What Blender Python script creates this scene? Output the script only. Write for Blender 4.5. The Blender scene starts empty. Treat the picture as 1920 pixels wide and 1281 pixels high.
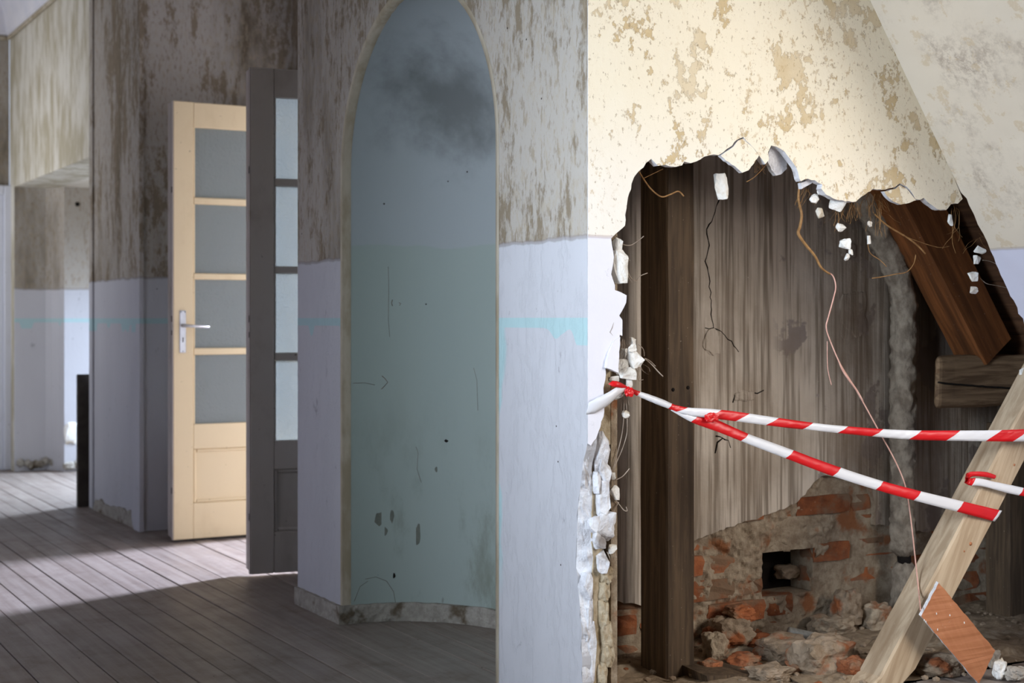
import bpy, bmesh, math, random
from mathutils import Vector, Matrix, noise as mnoise
from mathutils.geometry import tessellate_polygon

scene = bpy.context.scene
COL = scene.collection
rnd = random.Random(7)

# ------------------------------------------------------------------ camera, light, exposure
F = 2667.0                                   # focal length in pixels of a 1920 wide frame (50 mm)
TH = math.atan(1552.0 / F)                   # heading of the lens against the hall axis
CX, HY, CH = 960.0, 598.0, 1.1               # principal column, horizon row, camera height
cam_d = bpy.data.cameras.new('camera')
cam = bpy.data.objects.new('camera', cam_d); COL.objects.link(cam)
cam.location = (0, 0, CH); cam.rotation_euler = (math.pi/2, 0, -TH)
cam_d.sensor_width = 36.0; cam_d.lens = 36.0*F/1920.0
cam_d.shift_y = (HY-640.5)/1920.0
cam_d.clip_start = 0.05
cam_d.dof.use_dof = True; cam_d.dof.focus_distance = 4.05; cam_d.dof.aperture_fstop = 3.8
scene.camera = cam

vs = scene.view_settings
vs.view_transform = 'Standard'; vs.look = 'None'; vs.gamma = 1.0; vs.use_curve_mapping = False
vs.exposure = 0.0

world = bpy.data.worlds.new('world'); scene.world = world; world.use_nodes = True
wb = world.node_tree.nodes['Background']
wb.inputs[0].default_value = (0.62, 0.72, 0.9, 1); wb.inputs[1].default_value = 1.0

def area(name, loc, target, sx, sy, power, col, spread=180):
    l = bpy.data.lights.new(name, 'AREA'); l.shape = 'RECTANGLE'; l.size = sx; l.size_y = sy
    l.energy = power; l.color = col; l.spread = math.radians(spread)
    o = bpy.data.objects.new(name, l); COL.objects.link(o); o.location = loc
    d = Vector(target)-Vector(loc)
    o.rotation_euler = d.to_track_quat('-Z', 'Y').to_euler()
    return o
# daylight in the dormer window right of the camera, outside the frame
area('dormer_daylight', (4.30, 0.55, 1.8), (2.9, 3.0, 1.05), 1.3, 1.2, 86, (1.0, 0.95, 0.89))
# daylight in the hall windows on the left
area('hall_daylight', (-0.55, 2.2, 1.4), (2.4, 2.85, 1.0), 1.2, 1.5, 49, (0.75, 0.865, 1.0), 80)
# daylight in the window of the room behind the double door
area('side_room_daylight', (6.7, 7.3, 1.8), (2.0, 6.0, 0.2), 0.6, 1.5, 560, (0.68, 0.75, 1.0), 90)
# daylight in the window of the far passage
area('passage_daylight', (4.3, 9.7, 1.45), (2.2, 9.3, 0.0), 1.0, 1.1, 165, (0.64, 0.78, 1.0), 95)
area('far_hall_daylight', (-0.55, 9.5, 1.75), (2.05, 9.75, 2.3), 1.2, 1.5, 30, (0.95, 0.96, 1.0), 110)

# ------------------------------------------------------------------ projection helpers (photo pixel -> point on a plane of the building)
FWD = Vector((math.sin(TH), math.cos(TH), 0)); RGT = Vector((math.cos(TH), -math.sin(TH), 0))
def ray(px, py): return FWD + RGT*((px-CX)/F) + Vector((0, 0, (HY-py)/F))
def on_y(px, py, y):
    d = ray(px, py); t = y/d.y; return Vector((0, 0, CH)) + d*t
def on_x(px, py, x):
    d = ray(px, py); t = x/d.x; return Vector((0, 0, CH)) + d*t
def on_z(px, py, z):
    d = ray(px, py); t = (z-CH)/d.z; return Vector((0, 0, CH)) + d*t

# ------------------------------------------------------------------ material helpers
def lin(c):
    r = []
    for v in c:
        v = v/255.0
        r.append(v/12.92 if v <= 0.04045 else ((v+0.055)/1.055)**2.4)
    return (r[0], r[1], r[2], 1.0)

class NT:
    def __init__(s, name, rough=0.8, spec=0.2):
        s.m = bpy.data.materials.new(name); s.m.use_nodes = True
        s.t = s.m.node_tree; s.n = s.t.nodes; s.l = s.t.links
        s.b = s.n['Principled BSDF']
        s.b.inputs['Roughness'].default_value = rough
        s.b.inputs['Specular IOR Level'].default_value = spec
        g = s.n.new('ShaderNodeNewGeometry'); s.pos = g.outputs['Position']
        sep = s.n.new('ShaderNodeSeparateXYZ'); s.l.new(s.pos, sep.inputs[0])
        s.x, s.y, s.z = sep.outputs
    def put(s, sock, v):
        if isinstance(v, bpy.types.NodeSocket): s.l.new(v, sock)
        elif isinstance(v, (tuple, list)) and len(v) == 3 and sock.type == 'RGBA': sock.default_value = lin(v)
        else: sock.default_value = v
    def vec(s, k, src=None, off=(0, 0, 0)):
        m = s.n.new('ShaderNodeMapping'); s.l.new(src or s.pos, m.inputs[0])
        m.inputs['Scale'].default_value = k; m.inputs['Location'].default_value = off
        return m.outputs[0]
    def noise(s, scale, detail=4, rough=0.55, k=None, off=(0, 0, 0), dist=0.0, src=None):
        n = s.n.new('ShaderNodeTexNoise'); n.inputs['Scale'].default_value = scale
        n.inputs['Detail'].default_value = detail; n.inputs['Roughness'].default_value = rough
        n.inputs['Distortion'].default_value = dist
        s.l.new(s.vec(k or (1, 1, 1), src, off), n.inputs['Vector'])
        return n.outputs['Fac']
    def voro(s, scale, k=None, feat='F1', out='Distance'):
        n = s.n.new('ShaderNodeTexVoronoi'); n.feature = feat; n.inputs['Scale'].default_value = scale
        s.l.new(s.vec(k or (1, 1, 1)), n.inputs['Vector']); return n.outputs[out]
    def step(s, v, a, b):
        n = s.n.new('ShaderNodeMapRange'); n.interpolation_type = 'SMOOTHSTEP'
        s.put(n.inputs[0], v); n.inputs[1].default_value = a; n.inputs[2].default_value = b
        return n.outputs[0]
    def rng(s, v, a, b, c, d):
        n = s.n.new('ShaderNodeMapRange'); s.put(n.inputs[0], v)
        for i, q in enumerate((a, b, c, d)): n.inputs[i+1].default_value = q
        return n.outputs[0]
    def ma(s, op, a, b=0.0, c=None):
        n = s.n.new('ShaderNodeMath'); n.operation = op; s.put(n.inputs[0], a); s.put(n.inputs[1], b)
        if c is not None: s.put(n.inputs[2], c)
        return n.outputs[0]
    def mix(s, f, a, b, mode='MIX'):
        n = s.n.new('ShaderNodeMix'); n.data_type = 'RGBA'; n.blend_type = mode
        s.put(n.inputs[0], f); s.put(n.inputs[6], a); s.put(n.inputs[7], b); return n.outputs[2]
    def rand(s):
        return s.n.new('ShaderNodeObjectInfo').outputs['Random']
    def val(s, col, f, lo, hi):           # multiply a colour's brightness by a map of f
        n = s.n.new('ShaderNodeHueSaturation'); s.put(n.inputs['Color'], col)
        s.l.new(s.rng(f, 0, 1, lo, hi), n.inputs['Value']); return n.outputs[0]
    def bump(s, h, strength=0.3, dist=0.01, prev=None):
        n = s.n.new('ShaderNodeBump'); n.inputs['Strength'].default_value = strength
        n.inputs['Distance'].default_value = dist; s.put(n.inputs['Height'], h)
        if prev is not None: s.l.new(prev, n.inputs['Normal'])
        return n.outputs[0]
    def out(s, col, nrm=None, rough=None):
        s.put(s.b.inputs['Base Color'], col)
        if nrm is not None: s.l.new(nrm, s.b.inputs['Normal'])
        if rough is not None: s.put(s.b.inputs['Roughness'], rough)
        return s.m

MAT = {}
BORDER = 1.317        # height of the painted dado line

def m_hall():
    t = NT('hall_plaster')
    st = t.noise(11, 8, 0.66, (1.3, 1.3, 0.34))
    fine = t.noise(38, 6, 0.7, (1, 1, 0.55))
    big = t.noise(1.5, 3, 0.5, (1, 1, 0.6), (3, 1, 0))
    s = t.ma('ADD', t.ma('MULTIPLY', st, 0.5), t.ma('ADD', t.ma('MULTIPLY', fine, 0.28), t.ma('MULTIPLY', big, 0.3)))
    # the wall away from the near pier is more soiled
    s = t.ma('ADD', s, t.rng(t.y, 3.2, 5.3, 0.015, 0.01))
    s = t.ma('ADD', s, t.rng(t.y, 8.4, 8.5, 0.0, 0.14))
    peel = t.step(s, 0.505, 0.565)
    up = t.mix(peel, (130, 117, 99), (168, 161, 152))
    up = t.mix(t.step(t.noise(2.6, 5, 0.6, (1, 1, 0.25), (9, 2, 4)), 0.52, 0.75), up, (98, 87, 70))
    fl = t.step(t.noise(70, 4, 0.65, (1, 1, 0.3), (2, 7, 1)), 0.53, 0.62)
    up = t.mix(t.ma('MULTIPLY', fl, 0.6), up, (134, 120, 100))
    up = t.mix(t.ma('MULTIPLY', t.step(fine, 0.5, 0.62), 0.35), up, (160, 146, 122))
    lil = t.mix(t.noise(5, 5, 0.6, (1, 1, 0.25)), (178, 177, 181), (190, 189, 193))
    lil = t.mix(t.step(t.noise(14, 6, 0.7, (1, 1, 0.5), (5, 5, 5)), 0.64, 0.72), lil, (150, 146, 150))
    ze = t.ma('ADD', t.z, t.ma('MULTIPLY', t.noise(9, 3), 0.03))
    teal = (160, 190, 192)
    edge = t.ma('ADD', t.ma('MULTIPLY', t.step(t.noise(6, 1, 0.4, (1, 1, 0.02)), 0.42, 0.5), 0.045), 1.03)
    strip = t.ma('MULTIPLY', t.ma('LESS_THAN', t.z, 1.103), t.ma('GREATER_THAN', t.z, edge))
    # left margin of the near pier was brushed teal as well
    mar = t.ma('ADD', t.y, t.ma('MULTIPLY', t.noise(3.2, 3, 0.5, (1, 1, 1), (2, 8, 1)), 0.16))
    mar = t.ma('MULTIPLY', t.ma('MULTIPLY', t.step(mar, 3.655, 3.672), t.ma('LESS_THAN', t.y, 3.63)), t.step(t.z, 0.25, 0.5))
    mar = t.ma('MULTIPLY', mar, t.ma('LESS_THAN', t.z, 1.103))
    lil = t.mix(t.ma('MULTIPLY', t.ma('MAXIMUM', strip, mar), 0.85), lil, teal)
    f = t.step(ze, BORDER+0.011, BORDER+0.019)
    col = t.mix(f, lil, up)
    line = t.ma('MULTIPLY', t.step(ze, BORDER+0.004, BORDER+0.010), t.ma('SUBTRACT', 1.0, t.step(ze, BORDER+0.016, BORDER+0.022)))
    col = t.mix(t.ma('MULTIPLY', line, 0.5), col, (120, 110, 105))
    col = t.mix(t.step(t.voro(9), 0.035, 0.02), col, (60, 52, 46))
    b = t.bump(peel, 0.35, 0.004); b = t.bump(fine, 0.25, 0.006, b)
    b = t.bump(t.noise(3, 2, 0.5), 0.25, 0.03, b)
    return t.out(col, b, 0.85)

def m_front():
    t = NT('gable_plaster', 0.75)
    big = t.noise(6.5, 5, 0.62, off=(1.7, 0, 3.1)); fine = t.noise(26, 7, 0.72, (1, 1, 0.8), (4, 0, 0))
    s = t.ma('ADD', t.ma('MULTIPLY', big, 0.55), t.ma('MULTIPLY', fine, 0.45))
    s = t.ma('ADD', s, t.rng(t.z, 1.5, 2.1, -0.045, 0.045))
    s = t.ma('ADD', s, t.rng(t.x, 2.05, 2.5, -0.03, 0.0))
    peel = t.step(s, 0.535, 0.55)
    base = t.mix(t.noise(2.2, 3), (238, 230, 212), (234, 220, 192))
    base = t.mix(t.ma('MULTIPLY', t.step(t.z, 1.75, 1.35), t.rng(t.x, 2.05, 3.2, 0.9, 0.2)), base, (240, 234, 226))
    old = t.mix(t.noise(40, 5, 0.7), (216, 196, 158), (192, 166, 124))
    up = t.mix(t.ma('MULTIPLY', peel, t.rng(t.noise(5, 2), 0.35, 0.6, 0.55, 1.0)), base, old)
    rim = t.ma('MULTIPLY', t.step(s, 0.522, 0.54), t.ma('SUBTRACT', 1.0, t.step(s, 0.54, 0.556)))
    up = t.mix(t.ma('MULTIPLY', rim, 0.35), up, (150, 120, 80))
    spk = t.step(t.noise(70, 4, 0.65, (1.2, 1, 0.7)), 0.60, 0.66)
    up = t.mix(t.ma('MULTIPLY', spk, 0.6), up, (150, 130, 100))
    sm = t.ma('MULTIPLY', t.step(t.noise(48, 6, 0.75, (1, 1, 0.75), (8, 0, 2)), 0.57, 0.60), t.step(t.noise(4, 4, 0.6, off=(5, 0, 5)), 0.42, 0.6))
    up = t.mix(t.ma('MULTIPLY', sm, 0.6), up, (190, 164, 122))
    low = t.mix(t.noise(6, 4), (226, 225, 236), (236, 234, 240))
    ze = t.ma('ADD', t.z, t.ma('MULTIPLY', t.noise(8, 3), 0.012))
    col = t.mix(t.step(ze, BORDER+0.003, BORDER+0.010), low, up)
    line = t.ma('MULTIPLY', t.step(ze, BORDER, BORDER+0.004), t.ma('SUBTRACT', 1.0, t.step(ze, BORDER+0.009, BORDER+0.013)))
    col = t.mix(t.ma('MULTIPLY', line, 0.45), col, (170, 150, 150))
    b = t.bump(peel, 0.4, 0.003); b = t.bump(fine, 0.3, 0.006, b); b = t.bump(t.noise(2.5, 3), 0.3, 0.03, b)
    return t.out(col, b)

def m_slope():
    t = NT('slope_plaster', 0.8)
    base = t.mix(t.noise(2.5, 4), (212, 201, 185), (202, 190, 172))
    mould = t.ma('MULTIPLY', t.step(t.noise(3.0, 6, 0.68, (1, 1, 1), (0.4, 2.2, 0)), 0.47, 0.66), t.step(t.noise(34, 6, 0.75), 0.40, 0.62))
    up = t.mix(t.ma('MULTIPLY', mould, 0.6), base, (132, 116, 104))
    pk = t.step(t.noise(16, 7, 0.7, off=(7, 7, 7)), 0.56, 0.60)
    up = t.mix(t.ma('MULTIPLY', pk, 0.55), up, (190, 170, 140))
    low = t.mix(t.noise(5, 3), (198, 198, 214), (206, 206, 222))
    ze = t.ma('ADD', t.z, t.ma('MULTIPLY', t.noise(8, 3), 0.012))
    col = t.mix(t.step(ze, BORDER+0.003, BORDER+0.009), low, up)
    line = t.ma('MULTIPLY', t.step(ze, BORDER, BORDER+0.004), t.ma('SUBTRACT', 1.0, t.step(ze, BORDER+0.009, BORDER+0.013)))
    col = t.mix(t.ma('MULTIPLY', line, 0.4), col, (150, 140, 140))
    b = t.bump(t.noise(2.2, 3, 0.5), 0.6, 0.06); b = t.bump(t.noise(40, 5), 0.2, 0.005, b)
    return t.out(col, b)

def m_niche():
    t = NT('niche_paint', 0.7)
    ze = t.ma('ADD', t.z, t.ma('MULTIPLY', t.noise(4, 4), 0.05))
    f = t.step(ze, 1.385, 1.395)
    up = t.mix(t.noise(2, 4), (162, 170, 171), (170, 176, 178))
    lo = t.mix(t.noise(3, 4), (156, 168, 163), (162, 173, 167))
    col = t.mix(f, lo, up)
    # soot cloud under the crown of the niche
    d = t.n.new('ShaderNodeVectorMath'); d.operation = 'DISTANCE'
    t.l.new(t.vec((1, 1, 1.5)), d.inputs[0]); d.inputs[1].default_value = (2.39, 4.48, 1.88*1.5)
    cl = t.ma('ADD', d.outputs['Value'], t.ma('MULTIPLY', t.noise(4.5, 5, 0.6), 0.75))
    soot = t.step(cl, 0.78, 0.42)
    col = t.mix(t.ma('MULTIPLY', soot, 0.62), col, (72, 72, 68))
    gr = t.ma('MULTIPLY', t.step(t.noise(6, 6, 0.68, (1, 1, 0.4), (2, 2, 8)), 0.5, 0.7), t.step(t.z, 1.0, 0.1))
    col = t.mix(t.ma('MULTIPLY', gr, 0.55), col, (104, 108, 88))
    blob = t.step(t.noise(11, 3, 0.5, (1, 1, 0.45), (1, 4, 2)), 0.70, 0.76)
    col = t.mix(t.ma('MULTIPLY', t.ma('MULTIPLY', blob, t.step(t.z, 0.7, 0.4)), 0.7), col, (96, 92, 78))
    col = t.mix(t.step(t.voro(7), 0.03, 0.02), col, (58, 56, 50))
    b = t.bump(t.noise(30, 5, 0.6), 0.18, 0.004); b = t.bump(t.noise(4, 3), 0.25, 0.02, b)
    return t.out(col, b)

def m_cavity():
    t = NT('scratched_plaster', 0.9)
    x = t.noise(30, 4, 0.7, (1, 1, 0.02)); x2 = t.noise(75, 2, 0.5, (1, 1, 0.05), (3, 0, 0))
    s = t.ma('ADD', t.ma('MULTIPLY', x, 0.65), t.ma('MULTIPLY', x2, 0.35))
    col = t.mix(t.step(s, 0.40, 0.56), (138, 126, 113), (204, 192, 178))
    col = t.mix(t.ma('MULTIPLY', t.step(t.noise(3, 5, 0.6), 0.42, 0.7), 0.5), col, (146, 130, 112))
    pat = t.ma('MULTIPLY', t.step(t.noise(4.2, 5, 0.6, off=(2, 0, 1)), 0.54, 0.57), t.step(t.x, 3.16, 3.26))
    col = t.mix(pat, col, t.mix(t.noise(9, 4), (168, 160, 158), (128, 112, 98)))
    brn = t.ma('MULTIPLY', t.step(t.x, 3.38, 3.48), t.rng(t.noise(4, 4), 0.3, 0.7, 0.3, 1))
    col = t.mix(t.ma('MULTIPLY', brn, 0.8), col, (112, 92, 72))
    col = t.mix(t.step(t.voro(16), 0.035, 0.02), col, (196, 186, 170))
    b = t.bump(s, 0.6, 0.012); b = t.bump(t.noise(18, 6, 0.6), 0.35, 0.012, b)
    return t.out(col, b)

def m_simple(name, a, b_, scale=8, k=None, rough=0.8, bump=0.3, bd=0.006, detail=6, spec=0.2, rv=None, lo=0.35, hi=0.65):
    t = NT(name, rough, spec)
    n = t.noise(scale, detail, 0.62, k)
    col = t.mix(t.step(n, lo, hi), a, b_)
    if rv: col = t.val(col, t.rand(), rv[0], rv[1])
    return t.out(col, t.bump(n, bump, bd) if bump else None)

def m_wood(name, a, b_, axis=(1, 1, 0.06), scale=45, rough=0.75, bump=0.35, dark=None, mapmat=None, rv=None):
    t = NT(name, rough)
    src = None
    if mapmat is not None:                       # grain along a leaning timber: rotate the lookup
        m = t.n.new('ShaderNodeMapping'); m.vector_type = 'POINT'; t.l.new(t.pos, m.inputs[0])
        m.inputs['Rotation'].default_value = mapmat; src = m.outputs[0]
    g = t.noise(scale, 6, 0.65, axis, dist=0.6, src=src)
    g2 = t.noise(scale*0.22, 3, 0.5, axis, (3, 3, 3), 1.2, src=src)
    col = t.mix(t.step(g, 0.36, 0.66), a, b_)
    if dark: col = t.mix(t.ma('MULTIPLY', t.step(g2, 0.5, 0.68), 0.75), col, dark)
    sp = t.step(t.noise(120, 2), 0.72, 0.78); col = t.mix(t.ma('MULTIPLY', sp, 0.4), col, (190, 176, 158))
    if rv: col = t.val(col, t.rand(), rv[0], rv[1])
    return t.out(col, t.bump(g, bump, 0.004))

def m_floor():
    t = NT('worn_floorboards', 0.42, 0.35)
    g = t.noise(30, 6, 0.62, (1.2, 0.05, 1)); d = t.noise(5, 6, 0.7)
    col = t.mix(t.step(g, 0.3, 0.7), (128, 115, 106), (150, 139, 130))
    col = t.mix(t.ma('MULTIPLY', t.step(d, 0.5, 0.72), 0.5), col, (108, 92, 82))
    col = t.mix(t.step(t.noise(70, 2, 0.5, (1, 0.5, 1)), 0.73, 0.77), col, (58, 48, 42))
    col = t.val(col, t.rand(), 0.88, 1.06)
    return t.out(col, t.bump(g, 0.2, 0.002), t.rng(d, 0.3, 0.7, 0.36, 0.58))

def m_brick():
    t = NT('old_brick', 0.92)
    n = t.noise(22, 6, 0.65); d = t.noise(7, 5, 0.6, off=(3, 1, 2))
    col = t.mix(t.step(n, 0.35, 0.65), (142, 84, 56), (172, 104, 66))
    col = t.val(col, t.rand(), 0.62, 1.05)
    col = t.mix(t.ma('MULTIPLY', t.step(d, 0.44, 0.6), 0.85), col, (128, 108, 88))
    col = t.mix(t.step(t.noise(50, 4, 0.6), 0.68, 0.74), col, (186, 170, 150))
    return t.out(col, t.bump(n, 0.6, 0.012))

def m_rubble(name, a, b_, c):
    t = NT(name, 0.95)
    n = t.noise(26, 7, 0.7); d = t.noise(9, 4)
    col = t.mix(t.step(n, 0.35, 0.65), a, b_); col = t.mix(t.step(d, 0.56, 0.68), col, c)
    return t.out(col, t.bump(n, 0.8, 0.015))

def m_tape(name, col, tr):
    t = NT(name, 0.32, 0.5)
    t.put(t.b.inputs['Base Color'], col)
    tl = t.n.new('ShaderNodeBsdfTranslucent'); t.put(tl.inputs[0], col)
    mx = t.n.new('ShaderNodeMixShader'); mx.inputs[0].default_value = tr
    o = t.n['Material Output']; t.l.new(t.b.outputs[0], mx.inputs[1]); t.l.new(tl.outputs[0], mx.inputs[2]); t.l.new(mx.outputs[0], o.inputs[0])
    t.l.new(t.bump(t.noise(60, 3, 0.5, (0.4, 1, 1)), 0.25, 0.004), t.b.inputs['Normal'])
    return t.m

def m_glass():
    t = NT('frosted_glass', 0.2, 0.5)
    r = t.n.new('ShaderNodeBsdfRefraction'); r.inputs['IOR'].default_value = 1.12; r.inputs['Roughness'].default_value = 0.16
    t.put(r.inputs['Color'], (226, 232, 230))
    tl = t.n.new('ShaderNodeBsdfTranslucent'); t.put(tl.inputs[0], (170, 176, 174))
    g = t.n.new('ShaderNodeBsdfGlossy'); g.inputs['Roughness'].default_value = 0.25
    b = t.bump(t.noise(60, 4, 0.65), 0.8, 0.012)
    t.l.new(b, r.inputs['Normal']); t.l.new(b, g.inputs['Normal'])
    m1 = t.n.new('ShaderNodeMixShader'); m1.inputs[0].default_value = 0.55
    m2 = t.n.new('ShaderNodeMixShader'); m2.inputs[0].default_value = 0.05
    o = t.n['Material Output']
    df = t.n.new('ShaderNodeBsdfDiffuse'); t.put(df.inputs[0], (206, 212, 206)); m3 = t.n.new('ShaderNodeMixShader'); m3.inputs[0].default_value = 0.42
    t.l.new(tl.outputs[0], m3.inputs[1]); t.l.new(df.outputs[0], m3.inputs[2])
    t.l.new(r.outputs[0], m1.inputs[1]); t.l.new(m3.outputs[0], m1.inputs[2])
    t.l.new(m1.outputs[0], m2.inputs[1]); t.l.new(g.outputs[0], m2.inputs[2]); t.l.new(m2.outputs[0], o.inputs[0])
    return t.m

def m_paint(name, col, dirty, amount=0.5, rough=0.5):
    t = NT(name, rough, 0.35)
    n = t.noise(5, 5, 0.65, (1, 1, 0.6)); c = t.mix(t.ma('MULTIPLY', t.step(n, 0.5, 0.75), amount), col, dirty)
    ch = t.step(t.noise(42, 4, 0.6), 0.70, 0.73); c = t.mix(t.ma('MULTIPLY', ch, 0.7), c, (92, 74, 56))
    return t.out(c, t.bump(t.noise(60, 3, 0.5, (1, 1, 0.2)), 0.1, 0.002))

BEAM_TILT = math.radians(0)
MAT.update(
    hall=m_hall(), front=m_front(), slope=m_slope(), niche=m_niche(), cavity=m_cavity(), floor=m_floor(), brick=m_brick(),
    ceil=m_simple('ceiling_plaster', (206, 206, 214), (218, 216, 220), 3, bump=0.2),
    bulk=m_simple('bulkhead_plaster', (172, 163, 140), (208, 203, 190), 9, (1, 1, 0.3), bump=0.25, lo=0.38, hi=0.62),
    room=m_simple('side_room_plaster', (206, 198, 182), (222, 216, 204), 3, bump=0.2),
    arris=m_simple('worn_arris_plaster', (158, 146, 124), (182, 172, 154), 14, (1, 1, 0.4), bump=0.4),
    skirt=m_rubble('chipped_skirting', (150, 144, 134), (176, 170, 160), (104, 92, 76)),
    mortar=m_rubble('lime_mortar', (142, 124, 104), (176, 160, 138), (150, 100, 68)),
    core=m_rubble('sandy_core', (168, 150, 122), (196, 182, 158), (120, 100, 76)),
    raw=m_rubble('raw_plaster_break', (206, 204, 208), (236, 236, 240), (150, 142, 138)),
    chip=m_rubble('white_plaster', (232, 228, 220), (246, 244, 240), (204, 190, 168)),
    rubble=m_rubble('dusty_rubble', (132, 114, 94), (160, 142, 122), (146, 88, 56)),
    rubgrey=m_rubble('grey_rubble', (166, 158, 148), (196, 188, 176), (130, 116, 98)),
    soil=m_rubble('dusty_rubble_bed', (120, 102, 82), (150, 132, 110), (164, 150, 130)),
    post=m_wood('old_post_timber', (70, 57, 45), (98, 81, 63), dark=(50, 40, 31)),
    rafter=m_wood('rafter_timber', (94, 56, 29), (128, 78, 42), axis=(1, 1, 0.08), dark=(62, 37, 20), mapmat=(0, math.radians(35), 0)),
    log=m_wood('hewn_log_timber', (92, 72, 54), (138, 114, 88), axis=(0.07, 1, 1), dark=(120, 78, 40)),
    beam=m_wood('prop_timber', (168, 146, 120), (194, 174, 148), axis=(1, 1, 0.06), scale=40, dark=(146, 122, 96), mapmat=(0, math.radians(-28), 0), bump=0.25),
    sheath=m_wood('roof_board_timber', (70, 47, 32), (92, 64, 44), axis=(1, 0.05, 1)),
    laminate=m_wood('board_laminate', (166, 108, 74), (174, 116, 80), axis=(1, 1, 0.1), scale=30, rough=0.5, bump=0.1, mapmat=(0, math.radians(30), 0)),
    lagging=m_simple('pipe_lagging', (118, 106, 93), (158, 146, 130), 24, (1, 1, 0.7), 0.9, 0.9, 0.015),
    tape_red=m_tape('tape_red', (226, 28, 34), 0.25), tape_white=m_tape('tape_white', (240, 240, 244), 0.25),
    glass=m_glass(), cream=m_paint('cream_door_paint', (220, 198, 158), (202, 176, 136)), greyp=m_paint('grey_door_paint', (192, 186, 176), (150, 140, 128)),
    edgep=m_paint('door_edge_paint', (166, 156, 148), (126, 108, 90), 0.8), white=m_paint('white_frame_paint', (214, 216, 224), (190, 190, 196)),
    metal=m_simple('brushed_metal', (196, 194, 192), (210, 208, 206), 20, None, 0.35, 0.0, spec=0.6), dark=m_simple('dark_void', (30, 26, 22), (40, 34, 28), 20, None, 0.9, 0.0),
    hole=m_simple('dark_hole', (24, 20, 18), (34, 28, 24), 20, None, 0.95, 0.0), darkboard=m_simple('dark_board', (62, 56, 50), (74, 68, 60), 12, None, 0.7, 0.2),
    wire=m_simple('thin_wire', (198, 152, 138), (214, 170, 156), 40, None, 0.5, 0.0), cane=m_simple('cane_sheath', (128, 94, 58), (156, 118, 76), 40, None, 0.6, 0.2),
    reed=m_simple('dry_reed', (120, 86, 52), (158, 120, 78), 60, None, 0.8, 0.0), horse=m_simple('pale_fibre', (150, 134, 120), (178, 164, 150), 60, None, 0.8, 0.0),
    scar=m_simple('niche_scar', (106, 110, 102), (120, 122, 112), 30, None, 0.9, 0.2),
    crack=m_simple('crack_shadow', (104, 92, 80), (128, 112, 96), 60, None, 0.95, 0.0), pipe=m_simple('dull_steel', (120, 114, 104), (150, 144, 134), 30, None, 0.5, 0.2, spec=0.5),
)
bs = MAT['metal'].node_tree.nodes['Principled BSDF']; bs.inputs['Metallic'].default_value = 0.6

# ------------------------------------------------------------------ mesh helpers
def link(name, me, mat=None, parent=None, smooth=False):
    o = bpy.data.objects.new(name, me); COL.objects.link(o)
    if mat is not None:
        for q in (mat if isinstance(mat, (list, tuple)) else [mat]): me.materials.append(MAT[q] if isinstance(q, str) else q)
    if parent is not None: o.parent = parent
    if smooth:
        for p in me.polygons: p.use_smooth = True
    return o
def mesh(name, v, f, mat=None, parent=None, smooth=False):
    me = bpy.data.meshes.new(name); me.from_pydata([tuple(q) for q in v], [], f); me.update()
    return link(name, me, mat, parent, smooth)
def frombm(name, bm, mat=None, parent=None, smooth=False):
    bmesh.ops.recalc_face_normals(bm, faces=bm.faces)
    me = bpy.data.meshes.new(name); bm.to_mesh(me); bm.free()
    return link(name, me, mat, parent, smooth)
def tag(o, label, cat, group=None, kind=None):
    o['label'] = label; o['category'] = cat
    if group: o['group'] = group
    if kind: o['kind'] = kind
    return o
def struct(o, label, cat): return tag(o, label, cat, None, 'structure')
def empty(name, loc=(0, 0, 0), rz=0.0):
    o = bpy.data.objects.new(name, None); COL.objects.link(o); o.location = loc; o.rotation_euler = (0, 0, rz); o.empty_display_size = 0.1
    return o
def bbox_bm(a, b, bev=0.0, seg=1):
    bm = bmesh.new(); bmesh.ops.create_cube(bm, size=1)
    a, b = Vector(a), Vector(b)
    for v in bm.verts: v.co = Vector(((a.x+b.x)/2+v.co.x*(b.x-a.x), (a.y+b.y)/2+v.co.y*(b.y-a.y), (a.z+b.z)/2+v.co.z*(b.z-a.z)))
    if bev: bmesh.ops.bevel(bm, geom=bm.edges[:], offset=bev, segments=seg, affect='EDGES', profile=0.5)
    return bm
def box(name, a, b, mat, parent=None, bev=0.0): return frombm(name, bbox_bm(a, b, bev), mat, parent)
def slab(name, pts, off, mat, parent=None, sidemat=None):
    """polygon (3-D loop) extruded by the vector off; optional second material for rim and back"""
    n = len(pts); off = Vector(off); P = [Vector(p) for p in pts]
    tris = tessellate_polygon([P])
    v = P + [p+off for p in P]; f = [tuple(t) for t in tris] + [tuple(n+i for i in reversed(t)) for t in tris]
    for i in range(n): j = (i+1) % n; f.append((i, j, n+j, n+i))
    bm = bmesh.new(); bv = [bm.verts.new(q) for q in v]
    for k, q in enumerate(f):
        fc = bm.faces.new([bv[i] for i in q]); fc.material_index = 0 if (k < len(tris) or not sidemat) else 1
    return frombm(name, bm, [mat, sidemat] if sidemat else mat, parent)
def rough(pts, n, amp, seed=0, fix=None):
    """subdivide an open polyline and jitter it in its own plane (x,z or y,z given by fix axis)"""
    out = []; r = random.Random(seed)
    for a, b in zip(pts[:-1], pts[1:]):
        a, b = Vector(a), Vector(b); out.append(a); L = (b-a).length; k = max(1, int(L/n))
        for i in range(1, k):
            p = a.lerp(b, i/k); j = Vector((r.uniform(-1, 1), r.uniform(-1, 1), r.uniform(-1, 1)))*amp
            if fix is not None: j[fix] = 0
            out.append(p+j)
    out.append(Vector(pts[-1])); return out
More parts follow.
